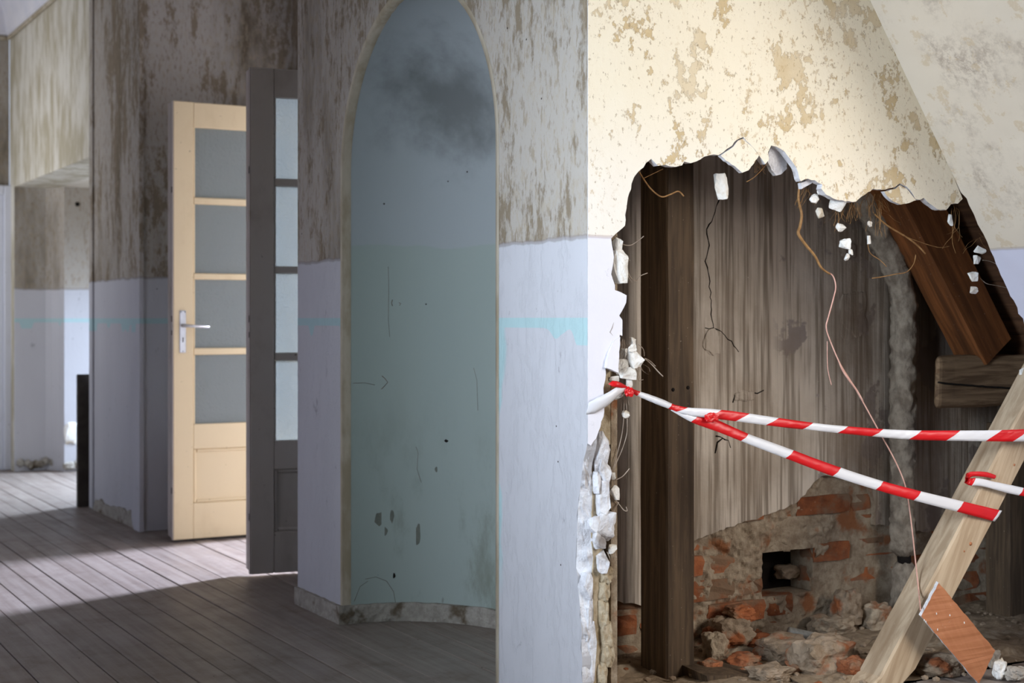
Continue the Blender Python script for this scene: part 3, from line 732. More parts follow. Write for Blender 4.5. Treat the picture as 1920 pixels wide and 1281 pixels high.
# ------------------------------------------------------------------ eaves cavity: back masonry
hz = [(1432, 1036), (1530, 1030), (1528, 1118), (1430, 1112)]
HX0, HX1 = on_y(1432, 1060, YB).x, on_y(1528, 1060, YB).x
HZ0, HZ1 = on_y(1480, 1116, YB).z, on_y(1480, 1033, YB).z
wc = box('wall_cavity', (2.515, YB+0.14, -0.05), (4.9, YB+0.2, 2.7), 'mortar'); struct(wc, 'rough masonry back wall inside the hole with bricks below', 'wall')
def bed(x0, x1, z0, z1): box('mortar_bed', (x0, YB+0.012, z0), (x1, YB+0.14, z1), 'mortar', wc)
bed(2.515, HX0, -0.05, 2.7); bed(HX1, 4.9, -0.05, 2.7); bed(HX0, HX1, -0.05, HZ0); bed(HX0, HX1, HZ1, 2.7)
# bricks, one mesh each: shared shapes in three variants
bv = []
for q in range(4):
    bm = bbox_bm((-0.5, -0.5, -0.5), (0.5, 0.5, 0.5)); bmesh.ops.subdivide_edges(bm, edges=bm.edges[:], cuts=2, use_grid_fill=True)
    for v_ in bm.verts:
        r = mnoise.noise_vector(v_.co*2.6+Vector((q*5, 0, 0))); v_.co += Vector((r.x*0.045, r.y*0.16, r.z*0.09))
        cnr = sum(1 for e in v_.co if abs(e) > 0.4)
        if cnr == 3: v_.co *= 0.95
    bmesh.ops.recalc_face_normals(bm, faces=bm.faces); me = bpy.data.meshes.new('brick'); bm.to_mesh(me); bm.free(); me.materials.append(MAT['brick']); bv.append(me)
PITCH = 0.083
for row in range(-0, 10):
    z0 = 0.005+row*PITCH; x = 2.52
    i = 0
    while x < 4.5:
        L = 0.245 if (i or row % 2 == 0) and (row % 2 == 0 or i % 3) else 0.12
        a, b = x, x+L; x += L+0.014; i += 1
        if b > HX0+0.01 and a < HX1-0.01 and z0+0.066 > HZ0+0.01 and z0 < HZ1-0.01:
            if a < HX0-0.06: b = HX0
            elif b > HX1+0.06: a = HX1
            else: continue
        o = bpy.data.objects.new('brick', bv[rnd.randrange(4)]); COL.objects.link(o); o.parent = wc
        o.scale = (b-a, 0.07, 0.066+rnd.uniform(-0.004, 0.003)); o.location = ((a+b)/2, YB+0.036+rnd.uniform(-0.008, 0.012)+(0.0 if a < 3.0 else 0.01), z0+0.033)
        o.rotation_euler = (0, rnd.uniform(-0.015, 0.015), 0)
# lime smear over the left part of the brickwork: bricks show where it dips
v, f, keep = [], [], {}
SX0, SX1, SZ0, SZ1 = on_y(1290, 1100, YB).x, on_y(1590, 1100, YB).x, -0.02, 0.60; nx, nz = 90, 110
for j in range(nz+1):
    for i in range(nx+1):
        xx = SX0+(SX1-SX0)*i/nx; zz = SZ0+(SZ1-SZ0)*j/nz; p = Vector((xx, 0, zz))
        h = 0.5+0.5*mnoise.noise(p*7+Vector((1, 0, 4)))+0.35*mnoise.noise(p*19)+0.2*mnoise.noise(p*55)
        h += 0.25*math.exp(-((xx-SX0-0.06)/0.05)**2)
        if xx > SX1-0.10: h -= (xx-SX1+0.10)*6
        v.append((xx, YB+0.022-0.040*max(0, h-0.15), zz))
for j in range(nz):
    for i in range(nx):
        xx = SX0+(SX1-SX0)*(i+.5)/nx; zz = SZ0+(SZ1-SZ0)*(j+.5)/nz
        jt = 0.02*mnoise.noise(Vector((xx*20, 2, zz*20)))
        if HX0+jt < xx < HX1+jt and HZ0+jt < zz < HZ1-jt*0.5: continue
        q = j*(nx+1)+i; f.append((q, q+1, q+nx+2, q+nx+1))
mesh('lime_smear', v, f, 'mortar', wc)
box('recess_shade', (HX0, YB+0.125, HZ0), (HX1, YB+0.139, HZ1), 'hole', wc)  # near-black back panel stands in for the shade inside the recess
c = on_y(1475, 1075, YB+0.07); s = c.dot(FWD)/F
chunk('recess_brick', c+Vector((0.02, 0.02, 0)), (0.10, 0.06, 0.05), 'rubble', wc, 55, 3)
# scratched plaster layer
def yb(pxs, y): return [on_y(a, b, y) for a, b in pxs]
YP = YB-0.012
low = yb([(1296, 1016), (1330, 1003), (1370, 988), (1410, 975), (1440, 965), (1470, 955), (1490, 945), (1510, 928), (1525, 905), (1540, 893), (1570, 892), (1600, 897), (1630, 905), (1640, 940), (1642, 985), (1668, 986), (1685, 975), (1715, 970), (1718, 996), (1735, 998), (1760, 990), (1800, 985), (1900, 975), (1990, 970)], YP)
lowl = yb([(1134, 1127), (1150, 1126), (1170, 1132), (1215, 1136), (1296, 1130)], YP)
lp = rough(lowl, 0.02, 0.004, 5, 1)+rough(low, 0.015, 0.004, 6, 1)+[Vector((4.6, YP, 2.65)), Vector((2.52, YP, 2.65))]
o = slab('scratched_plaster', lp, (0, 0.024, 0), 'cavity', wc, 'mortar'); o['label'] = 'grey scratched plaster with vertical board marks'
def crackb(pxs, w=0.0022):
    pts = rough(yb(pxs, YP-0.0005), 0.015, 0.004, int(pxs[0][0]), 1)
    tube('crack', pts, [w*rnd.uniform(0.5, 1.2) for _ in pts], 'hole', wc, 4)
crackb([(1350, 370), (1338, 405), (1325, 430), (1330, 460), (1322, 490), (1330, 520), (1335, 600), (1340, 640)])
crackb([(1322, 615), (1345, 618), (1372, 640), (1385, 660)], 0.002); crackb([(1374, 755), (1378, 742), (1395, 735), (1420, 738), (1432, 732)], 0.0025)
crackb([(1341, 850), (1345, 830), (1355, 822), (1342, 818)], 0.003); crackb([(1370, 840), (1366, 826), (1352, 820)], 0.002)
for i, (px, py, w, h) in enumerate(((1397, 742, 50, 20), (1335, 640, 40, 50), (1590, 470, 40, 30), (1600, 590, 70, 90))):
    c = on_y(px, py, YP); s = c.dot(FWD)/F
    chunk('plaster_scab', c+Vector((0, -0.001, 0)), (w*s, 0.012, h*s), 'cavity', wc, 160+i, 3, 0.3)
# ends of the cavity, out of sight from the hall
box('cavity_end', (2.15, YF+0.036, -0.05), (2.17, YF+0.25, 2.7), 'mortar', wc)
slab('cavity_side', [Vector((2.15, YF+0.25, 0)), Vector((2.51, YB+0.01, 0)), Vector((2.51, YB+0.01, 2.7)), Vector((2.15, YF+0.25, 2.7))], (-0.012, 0.012, 0), 'cavity', wc)
box('cavity_lid', (2.1, YF+0.04, 2.7), (4.9, YB+0.2, 2.75), 'sheath', wc)
box('cavity_close', (4.88, YF, -0.05), (4.95, YB+0.2, 2.7), 'sheath', wc)
# roof boards above the rafter
rb = empty('roof_boarding', (4.2, YF, 0)); struct(rb, 'dark roof boards behind the rafter', 'roof')
OFF = 0.42
for i in range(14):
    za, zb = 2.75-i*0.19, 2.75-(i+1)*0.19+0.006
    if zb < -0.05: break
    pts = [Vector((slope_x(za)+OFF, YF-0.02, za)), Vector((slope_x(zb)+OFF, YF-0.02, zb)), Vector((slope_x(zb)+OFF, YB+0.15, zb)), Vector((slope_x(za)+OFF, YB+0.15, za))]
    child_local(slab, rb, 'roof_board', pts, (0.022, 0, 0.016), 'sheath')

# ------------------------------------------------------------------ timbers and pipe in the cavity
def timber(name, a, b, w, d, mat, label, cat, up=Vector((0, 1, 0)), wob=0.003, seed=0, n=14):
    """squared timber from a to b; w across (in the x-z plane), d in depth (y)"""
    a, b = Vector(a), Vector(b); ax = (b-a).normalized(); side = ax.cross(up).normalized(); dep = side.cross(ax).normalized()
    e = 0.006; v, f = [], []
    sec = [(-w/2+e, -d/2), (w/2-e, -d/2), (w/2, -d/2+e), (w/2, d/2-e), (w/2-e, d/2), (-w/2+e, d/2), (-w/2, d/2-e), (-w/2, -d/2+e)]
    for i in range(n+1):
        c = a.lerp(b, i/n)
        for q, (s1, s2) in enumerate(sec):
            o = mnoise.noise(Vector((i*0.9+seed*7, q*2.1, seed)))*wob
            v.append(c+side*(s1+o)+dep*(s2+o*0.6))
    for i in range(n):
        for q in range(8): r = (q+1) % 8; f.append((i*8+q, i*8+r, i*8+8+r, i*8+8+q))
    f.append(tuple(reversed(range(8)))); f.append(tuple(range(n*8, n*8+8)))
    me = bpy.data.meshes.new(name); me.from_pydata([tuple(q) for q in v], [], f); me.update()
    bm = bmesh.new(); bm.from_mesh(me); bmesh.ops.recalc_face_normals(bm, faces=bm.faces); bm.to_mesh(me); bm.free()
    o = link(name, me, mat); return tag(o, label, cat)
# upright post just behind the gable
YPO = 3.47
pa, pb = on_y(1250, 900, YPO), on_y(1303, 900, YPO); pw_ = pb.x-pa.x
po_ = timber('wall_post', ((pa.x+pb.x)/2, YPO+0.07, -0.02), ((pa.x+pb.x)/2, YPO+0.07, 2.68), pw_, 0.14, 'post', 'dark upright timber post inside the hole left of the scratched plaster', 'post', seed=1)
for px, py in ((1262, 731), (1290, 727)):
    c = on_y(px, py, YPO); tube('nail_hole', [c+Vector((0, -0.0008, 0)), c+Vector((0, 0.004, 0))], 0.006, 'hole', po_, 8)
pa = on_y(1894, 1100, 3.52)
timber('short_post', (pa.x+0.06, 3.58, -0.02), (pa.x+0.06, 3.58, 0.72), 0.12, 0.11, 'post', 'brown upright timber at the right edge behind the leaning beam', 'post', seed=2)
# rafter
YR = 3.555
ra, rb_ = on_y(1702, 375, YR), on_y(1842, 650, YR); dr = (rb_-ra).normalized()
timber('rafter', ra-dr*1.1, rb_+dr*0.02, 0.165, 0.13, 'rafter', 'reddish brown sloping rafter in the top right of the hole', 'rafter', seed=3, wob=0.006)
# log wall plate
lg0, lg1 = on_y(1758, 668, 3.50), on_y(1758, 768, 3.50)
bm = bbox_bm((lg0.x, 3.50, lg1.z), (4.6, 3.68, lg0.z), 0.022, 3)
bmesh.ops.subdivide_edges(bm, edges=[e for e in bm.edges if abs(e.verts[0].co.x-e.verts[1].co.x) > 0.3], cuts=12)
for q in bm.verts:
    q.co.x += max(0, q.co.y-3.515)*1.35*(1-(q.co.x-lg0.x)/(4.6-lg0.x))
    q.co += mnoise.noise_vector(q.co*6)*0.006
lg = frombm('wall_plate_log', bm, 'log', None); tag(lg, 'weathered hewn log lying under the foot of the rafter', 'log')
pts = rough([on_y(1759, 717, 3.494), on_y(1790, 721, 3.494), on_y(1830, 724, 3.494), on_y(1900, 729, 3.494), on_y(1960, 731, 3.494)], 0.015, 0.001, 3, 1)
tube('split', pts, 0.0034, 'hole', lg, 4)
# lagged pipe: two wrinkled lengths
def lagging(name, pxs, y, r, seed, parent):
    c = spline([on_y(a, b, y) for a, b in pxs], 10); seg = 22; v, f = [], []
    # resample densely
    pts = []
    for a, b in zip(c[:-1], c[1:]):
        n = max(1, int((b-a).length/0.006))
        for i in range(n): pts.append(a.lerp(b, i/n))
    pts.append(c[-1]); s = 0
    for i, p in enumerate(pts):
        d = (pts[min(i+2, len(pts)-1)]-pts[max(i-2, 0)]).normalized(); a = d.cross(Vector((0, 1, 0))).normalized(); b = d.cross(a)
        for k_ in range(seg):
            t = 2*math.pi*k_/seg; u = a*math.cos(t)+b*math.sin(t); s = i*0.006
            q = p+u*r
            w = mnoise.noise(Vector((u.x*1.6, u.y*1.6, s*22+seed))+u*0.5)*0.26+mnoise.noise(Vector((u.x*3, u.y*3, s*60+seed)))*0.17
            w += 0.10*abs(math.sin(s*38+2*t+2*mnoise.noise(Vector((s*9, 0, seed)))))
            e = min(1.0, 0.55+0.45*min(i, len(pts)-1-i)/4)
            v.append(p+u*r*(0.92+w)*e)
    n = len(pts)
    for i in range(n-1):
        for k_ in range(seg): q = (k_+1) % seg; f.append((i*seg+k_, i*seg+q, (i+1)*seg+q, (i+1)*seg+k_))
    f.append(tuple(reversed(range(seg)))); f.append(tuple(range((n-1)*seg, n*seg)))
    return mesh(name, v, f, 'lagging', parent, True)
YLP = YB-0.075
pr = empty('lagged_pipe', on_y(1692, 1160, YLP)); tag(pr, 'grey wrinkled lagged pipe standing before the back wall', 'pipe')
child_local(lagging, pr, 'lagging', [(1612, 330), (1632, 400), (1664, 470), (1690, 540), (1694, 620), (1692, 800), (1692, 930), (1694, 1042)], YLP, 0.044, 1, None)
child_local(lagging, pr, 'lagging', [(1697, 1054), (1694, 1110), (1690, 1190), (1690, 1210)], YLP, 0.043, 9, None)
child_local(tube, pr, 'pipe_core', [on_y(1694, 1030, YLP), on_y(1697, 1070, YLP)], 0.024, 'hole', None, 10)

# ------------------------------------------------------------------ rubble bed and lumps on the cavity floor
n1, n2 = 90, 40; v, f = [], []
X0, X1, Y0, Y1 = 2.18, 4.86, YF-0.02, YB+0.05
for j in range(n2+1):
    for i in range(n1+1):
        xx = X0+(X1-X0)*i/n1; yy = Y0+(Y1-Y0)*j/n2; p = Vector((xx, yy, 0))
        h = 0.018+0.02*mnoise.noise(p*5)+0.012*mnoise.noise(p*16)+0.006*mnoise.noise(p*45)+0.02*((yy-Y0)/(Y1-Y0))**2
        if yy < YF+0.05: h *= 0.3
        v.append((xx, yy, max(h, 0.004)))
for j in range(n2):
    for i in range(n1): q = j*(n1+1)+i; f.append((q, q+1, q+n1+2, q+n1+1))
o = mesh('rubble_bed', v, f, 'soil'); tag(o, 'brown dust and fine rubble covering the floor inside the hole', 'rubble', None, 'stuff')
lumps = [ # px, py, w, h, depth y, material, label
 ('mortar_lump', 1545, 1228, 130, 74, 3.60, 'rubble', 'largest slab of broken mortar lying at the foot of the bricks'),
 ('mortar_lump', 1365, 1185, 90, 60, 3.74, 'rubble', 'dusty mortar lump below the dark brick recess beside the post'),
 ('brick_fragment', 1395, 1240, 70, 30, 3.66, 'brick', 'broken orange brick in the rubble right of the post'),
 ('mortar_lump', 1470, 1215, 100, 50, 3.70, 'rubble', 'rounded brown mortar lump left of the steel tube'),
 ('brick_fragment', 1330, 1252, 46, 30, 3.58, 'brick', 'small brick piece against the foot of the post'),
 ('brick_fragment', 1600, 1252, 60, 40, 3.52, 'brick', 'pinkish brick fragment touching the lower end of the leaning beam'),
 ('mortar_lump', 1445, 1262, 80, 30, 3.50, 'rubble', 'flat dusty lump in front at the bottom of the hole'),
 ('plaster_lump', 1876, 1255, 26, 36, 3.36, 'chip', 'white plaster lump on the rubble right of the brown board'),
 ('mortar_lump', 1858, 1232, 30, 34, 3.46, 'rubgrey', 'grey lump leaning behind the corner of the brown board'),
 ('mortar_lump', 1905, 1262, 40, 26, 3.40, 'rubgrey', 'pale crumbly lump at the lower right corner of the photo'),
 ('mortar_lump', 1760, 1244, 90, 40, 3.62, 'rubble', 'brown rubble heap between beam and board'),
 ('mortar_lump', 1585, 1140, 60, 70, 3.84, 'rubble', 'shadowed rubble in the recess left of the lagged pipe'),
 ('brick_fragment', 1420, 1205, 60, 34, 3.78, 'brick', 'tilted brick half buried below the dark recess'),
 ('mortar_lump', 1340, 1215, 50, 60, 3.68, 'mortar', 'upright mortar lump close to the right side of the post'),
 ('brick_fragment', 1500, 1252, 54, 26, 3.48, 'brick', 'reddish brick fragment in front of the large mortar slab'),
 ('mortar_lump', 1640, 1160, 60, 60, 3.80, 'mortar', 'shadowed mortar lump leaning on the brickwork left of the lagged pipe'),
 ('mortar_lump', 1560, 1175, 80, 44, 3.74, 'mortar', 'broad mortar lump behind the steel tube'),
 ('brick_fragment', 1385, 1150, 60, 34, 3.84, 'brick', 'loose brick leaning against the wall right of the post'),
 ('plaster_lump', 1205, 1250, 14, 10, 3.44, 'chip', 'small white crumb on the floor left of the post'),
 ('plaster_lump', 1228, 1262, 20, 14, 3.40, 'rubgrey', 'small grey crumb right beside the foot of the post'),
]
for i, (nm, px, py, w, h, y, mt, lb) in enumerate(lumps):
    c = on_z(px, py+h*0.45, 0.008)
    if c.y > YB-0.07: c = on_y(px, py+h*0.45, YB-0.07)
    s = c.dot(FWD)/F; hh = h*s
    o = chunk(nm, (c.x, c.y, c.z+hh*0.42), (w*s, min(0.13, w*s*0.8), hh), mt, None, 200+i, 4, 0.34); tag(o, lb, 'rubble', 'rubble lumps in the hole')
# pebbles: one joined scatter
bm = bmesh.new()
for i in range(260):
    r = rnd.uniform(0.004, 0.014); p = Vector((rnd.uniform(2.3, 4.4), rnd.uniform(YF-0.1, YB-0.02), 0)); p.z = 0.018+0.02*((p.y-YF)/(YB-YF))**2+r*0.2
    m = Matrix.Translation(p) @ Matrix.Diagonal((r*rnd.uniform(.7, 1.4), r, r*rnd.uniform(.5, .9), 1))
    bmesh.ops.create_icosphere(bm, subdivisions=1, radius=1, matrix=m)
o = frombm('rubble_crumbs', bm, 'rubble'); tag(o, 'scattered small crumbs of plaster on the cavity floor', 'rubble', None, 'stuff')
c0, c1 = on_y(1479, 1184, 3.58), on_y(1640, 1222, 3.50)
o = tube('steel_tube', [c0, c0.lerp(c1, 0.5)+Vector((0, 0, 0.003)), c1], 0.015, 'pipe', None, 10); tag(o, 'short dull steel tube lying across the rubble', 'tube')
for nm, q in (('loose_board', [(1325, 1268), (1465, 1263), (1468, 1290), (1330, 1292)]),):
    o = slab(nm, [on_y(a, b, YF+0.22) for a, b in q], (0, 0.16, 0.01), 'post'); tag(o, 'dark loose board lying in the rubble at the bottom edge', 'board')
o = slab('loose_board', [on_y(a, b, YF+0.1) for a, b in ((1500, 1282), (1600, 1263), (1640, 1262), (1640, 1276), (1510, 1294))], (0.02, 0.14, 0.012), 'soil'); tag(o, 'pale dusty plank end beside the lower end of the leaning beam', 'board')
o = slab('loose_board', [on_y(a, b, YF+0.06) for a, b in ((1843, 1276), (1990, 1252), (1990, 1268), (1850, 1290))], (0.0, 0.10, 0.012), 'soil'); tag(o, 'pale dusty plank in the lower right corner', 'board')

# ------------------------------------------------------------------ leaning beam and brown board
YBM = 3.10
g0, g1 = on_y(1648, 1276, YBM), on_y(1868, 860, YBM)                 # ridge between the two faces in view
h1 = on_y(1766, 1060, YBM); h2 = on_y(1828, 1060, YBM)
ad = (g1-g0).normalized(); wperp = (h2.x-h1.x)*abs(ad.z)
side = Vector((ad.z, 0, -ad.x)); BD = 0.095
base = g0-ad*((g0.z-0.012)/ad.z); top = g1+ad*0.40
cen = side*(wperp/2)+Vector((0, BD/2, 0))
bmn = timber('leaning_beam', base+cen-ad*0.06, top+cen, wperp, BD, 'beam', 'pale squared timber leaning across the hole on the right', 'beam', wob=0.0015, seed=4)
for q in bmn.data.vertices: q.co.z = max(q.co.z, 0.003)
def kn(px, py, r):
    c = on_y(px, py, YBM-0.0005); tube('knot', [c+Vector((0, -0.0006, 0)), c+Vector((0, 0.004, 0))], r, 'laminate', bmn, 9)
kn(1820, 1020, 0.006); kn(1902, 872, 0.004); kn(1808, 1034, 0.003)
# brown laminate board resting on the floor, leaning on the beam
YBD = YBM-0.05
q = [(1760, 1093), (1866, 1220), (1838, 1284), (1727, 1156)]
bp = [on_y(a, b, YBD-(b-1093)/190*0.05) for a, b in q]
bp[2] = bp[1]+(bp[3]-bp[0])
rim = rough([bp[0], bp[1], bp[2], bp[3], bp[0]], 0.012, 0.0012, 9)[:-1]
bb = slab('brown_board', rim, (0.0015, 0.011, 0.003), 'laminate', None, 'raw'); tag(bb, 'small tilted brown laminate board leaning against the beam', 'board')
for px, py in ((1756, 1151), (1758, 1181), (1733, 1163), (1736, 1166), (1781, 1154), (1808, 1168)):
    c = on_y(px, py, YBD-(py-1093)/190*0.05-0.001); chunk('paint_fleck', c, (0.004, 0.002, 0.008), 'chip', bb, px, 1)

# ------------------------------------------------------------------ barrier tape
def ribbon(name, pts, widths, folds, stripes, parent, cut=0.25):
    """folded plastic tape along pts; stripes = list of (t, colour index) on the point parameter"""
    P = [Vector(p) for p in pts]; n = len(P); v, f, mi = [], [], []
    prof = [-1.0, -0.5, 0.0, 0.5, 1.0]
    L = [0]
    for a, b in zip(P[:-1], P[1:]): L.append(L[-1]+(b-a).length)
    for i, p in enumerate(P):
        d = (P[min(i+1, n-1)]-P[max(i-1, 0)]).normalized(); out = Vector((0.35, -0.94, 0)); wv = out.cross(d).normalized()
        if wv.z < 0: wv = -wv
        for e in prof:
            q_ = L[i]+cut*e*widths[i]; j_ = 0
            while j_ < n-2 and L[j_+1] < q_: j_ += 1
            t_ = (q_-L[j_])/max(1e-6, L[j_+1]-L[j_]); p = P[j_]+(P[j_+1]-P[j_])*t_
            dep = 0.55*folds[i]*(1-abs(e))*widths[i]+0.0015*mnoise.noise(Vector((i*0.35, e*2, widths[0]*999)))
            v.append(p+wv*e*widths[i]*0.5+out*dep)
    m = len(prof)
    for i in range(n-1):
        for j in range(m-1):
            f.append((i*m+j, i*m+j+1, (i+1)*m+j+1, (i+1)*m+j)); s = (L[i]+L[i+1])/2
            c = 1
            for t, cc in stripes:
                if s >= t*L[-1]: c = cc
            mi.append(c)
    bm = bmesh.new(); bvs = [bm.verts.new(q) for q in v]
    for q, c in zip(f, mi): fc = bm.faces.new([bvs[i] for i in q]); fc.material_index = c; fc.smooth = True
    bmesh.ops.recalc_face_normals(bm, faces=bm.faces)
    me = bpy.data.meshes.new(name); bm.to_mesh(me); bm.free()
    o = link(name, me, ['tape_red', 'tape_white'], parent)
    md = o.modifiers.new('thickness', 'SOLIDIFY'); md.thickness = 0.0006
    return o
def path(pxs, k=16):                       # (px, py, y)
    return spline([on_y(a, b, y) for a, b, y in pxs], k)
def run_on(pts, end, n=16):              # carry a strand on to the roof lining, past the frame
    e = Vector(end); return pts + [pts[-1].lerp(e, (i+1)/n) for i in range(n)]
def stripes_at(pxlist, pts, start):
    """colour changes given by photo column; columns map to arc length"""
    L = [0]
    for a, b in zip(pts[:-1], pts[1:]): L.append(L[-1]+(b-a).length)
    cols = [CX+F*(p.dot(RGT))/(p.dot(FWD)) for p in pts]; out = [(0.0, start)]; c = start
    for px in pxlist:
        for i in range(len(cols)-1):
            if cols[i] <= px <= cols[i+1]:
                t = (px-cols[i])/(cols[i+1]-cols[i]); c = 1-c; out.append(((L[i]+t*(L[i+1]-L[i]))/L[-1], c)); break
    return out
def lerpw(ws, n):
    r = []
    for i in range(n):
        t = i/(n-1)*(len(ws)-1); j = min(int(t), len(ws)-2); r.append(ws[j]+(ws[j+1]-ws[j])*(t-j))
    return r
YT = YF+0.005
S = 4.3/F
tp = empty('barrier_tape', on_y(1180, 735, YT)); tag(tp, 'red and white barrier tape knotted to the broken wall and running across the hole', 'tape')
pt = path([(1180, 731, YT+0.01), (1196, 738, YT), (1225, 749, YT), (1262, 764, YT)], 18)
child_local(ribbon, tp, 'twisted_lead', pt, lerpw([9*S, 8*S, 10*S, 12*S, 10*S], len(pt)), lerpw([0.5, 0.3, 0.5, 0.4], len(pt)), stripes_at([1197, 1257], pt, 0), None)
pt = path([(1258, 762, YT), (1290, 771, YT-0.006), (1340, 776, YT-0.01), (1400, 784, YT-0.01), (1480, 795, YT-0.012), (1560, 804, YT-0.015), (1650, 812, YT-0.02), (1720, 816, YT-0.03), (1800, 817, YT-0.05), (1870, 817, YT-0.07), (1925, 816, YT-0.09), (1990, 813, YT-0.11)], 18)
pt = run_on(pt, (slope_x(0.78)-0.004, 2.93, 0.78))
child_local(ribbon, tp, 'upper_strand', pt, lerpw([9*S, 14*S, 17*S, 16*S, 13*S, 15*S, 18*S, 20*S, 23*S, 25*S, 27*S], len(pt)), lerpw([0.3, 0.15, 0.1, 0.2, 0.3, 0.25, 0.15, 0.05, 0.15, 0.1], len(pt)), stripes_at([1278, 1340, 1394, 1450, 1514, 1578, 1645, 1714, 1788, 1862, 1915, 1985, 2055, 2125], pt, 0), None, 0.9)
pt = path([(1262, 766, YT), (1300, 784, YT-0.004), (1340, 797, YT-0.004), (1400, 822, YT-0.008), (1480, 852, YT-0.014), (1560, 882, YT-0.022), (1640, 908, YT-0.032), (1720, 930, YBM-0.014), (1800, 950, YBM-0.016), (1872, 968, YBM-0.006)], 18)
child_local(ribbon, tp, 'lower_strand', pt, lerpw([10*S, 16*S, 20*S, 17*S, 19*S, 20*S, 19*S, 20*S, 22*S, 24*S], len(pt)), lerpw([0.2, 0.3, 0.2, 0.28, 0.3, 0.2, 0.22, 0.2, 0.15, 0.05], len(pt)), stripes_at([1302, 1398, 1478, 1568, 1648, 1722, 1798, 1866], pt, 1), None, 0.4)
# pale band folded round the broken wall corner, red tail and knot
pt = path([(1101, 766, YF-0.004), (1118, 760, YF-0.008), (1140, 748, YF-0.008), (1160, 733, YF-0.002), (1176, 728, YF+0.006)], 8)
child_local(ribbon, tp, 'wall_loop', pt, lerpw([18*S, 24*S, 20*S, 14*S, 7*S], len(pt)), lerpw([0.1, 0.25, 0.3, 0.4], len(pt)), [(0, 1)], None)
pt = path([(1144, 717, YF+0.002), (1153, 720, YF-0.006), (1164, 723, YF-0.004), (1176, 728, YF+0.006)], 8)
child_local(ribbon, tp, 'red_tail', pt, lerpw([9*S, 11*S, 8*S, 5*S], len(pt)), lerpw([0.3, 0.5, 0.3], len(pt)), [(0, 0)], None)
c = on_y(1179, 735, YF-0.002); kc = chunk('knot', (0, 0, 0), (13*S, 0.016, 16*S), 'tape_red', None, 77, 3, 0.5)
kc.location = c; kc.parent = tp; kc.matrix_parent_inverse = Matrix.Translation(tp.location).inverted()
c = on_y(1335, 783, YT-0.016); kc = chunk('crinkle', (0, 0, 0), (26*S, 0.012, 15*S), 'tape_red', None, 78, 3, 0.5)
kc.location = c; kc.parent = tp; kc.matrix_parent_inverse = Matrix.Translation(tp.location).inverted()
# second tape: loop round the beam going off to the right
t2 = empty('barrier_tape', on_y(1838, 893, YBM)); tag(t2, 'short loop of red and white tape slung round the leaning beam', 'tape')
pt = path([(1810, 898, YBM+0.03), (1813, 893, YBM-0.004), (1826, 889, YBM-0.01), (1848, 890, YBM-0.014), (1866, 895, YBM-0.01)], 8)
child_local(ribbon, t2, 'loop_top', pt, lerpw([16*S, 13*S, 9*S, 10*S, 8*S], len(pt)), lerpw([0.1, 0.2, 0.4, 0.3], len(pt)), [(0, 0)], None)
pt = path([(1809, 900, YBM+0.03), (1818, 903, YBM-0.004), (1840, 905, YBM-0.012), (1870, 912, YBM-0.016), (1900, 919, YBM-0.022), (1925, 924, YBM-0.03), (1960, 930, YBM-0.04)], 10)
pt = run_on(pt, (slope_x(0.58)-0.004, 2.95, 0.58))
child_local(ribbon, t2, 'loop_strand', pt, lerpw([12*S, 15*S, 14*S, 17*S, 16*S, 16*S, 16*S], len(pt)), lerpw([0.1, 0.2, 0.25, 0.2, 0.2], len(pt)), stripes_at([1826, 1914, 1985, 2060], pt, 0), None, 0.3)

# ------------------------------------------------------------------ dangling wire
wr_ = empty('dangling_wire', on_y(1728, 1150, YBM-0.07)); tag(wr_, 'thin copper coloured wire hanging from the hole edge down to the brown board', 'wire')
cane = spline([on_y(a, b, YF+0.05) for a, b in ((1500, 340), (1497, 372), (1503, 402), (1500, 425), (1497, 438), (1510, 458), (1528, 480), (1540, 502), (1556, 514))], 6)
child_local(tube, wr_, 'cane_sheath', cane, lerpw([0.003, 0.004, 0.0048, 0.004, 0.003], len(cane)), 'cane', None, 7)
yy = lambda py: YF+0.05-(py-514)/640*0.05
wi = spline([on_y(a, b, yy(b) if b < 1100 else YBM-0.075) for a, b in ((1552, 511), (1562, 518), (1567, 538), (1562, 562), (1553, 595), (1549, 613), (1555, 635), (1575, 682), (1596, 716), (1617, 752), (1645, 803), (1672, 852), (1690, 890), (1700, 922), (1706, 960), (1713, 1020), (1721, 1095), (1726, 1145))], 6)
child_local(tube, wr_, 'wire', wi, 0.0022, 'wire', None, 6)
w2 = spline([on_y(a, b, yy(b)) for a, b in ((1551, 640), (1552, 690), (1559, 722))], 6); child_local(tube, wr_, 'wire_end', w2, 0.0013, 'wire', None, 5)
w3 = spline([on_y(a, b, yy(b)-0.004) for a, b in ((1572, 676), (1582, 698), (1605, 730), (1618, 752))], 6); child_local(tube, wr_, 'loose_sheath', w3, lerpw([0.002, 0.0034, 0.002], len(w3)), 'wire', None, 6)

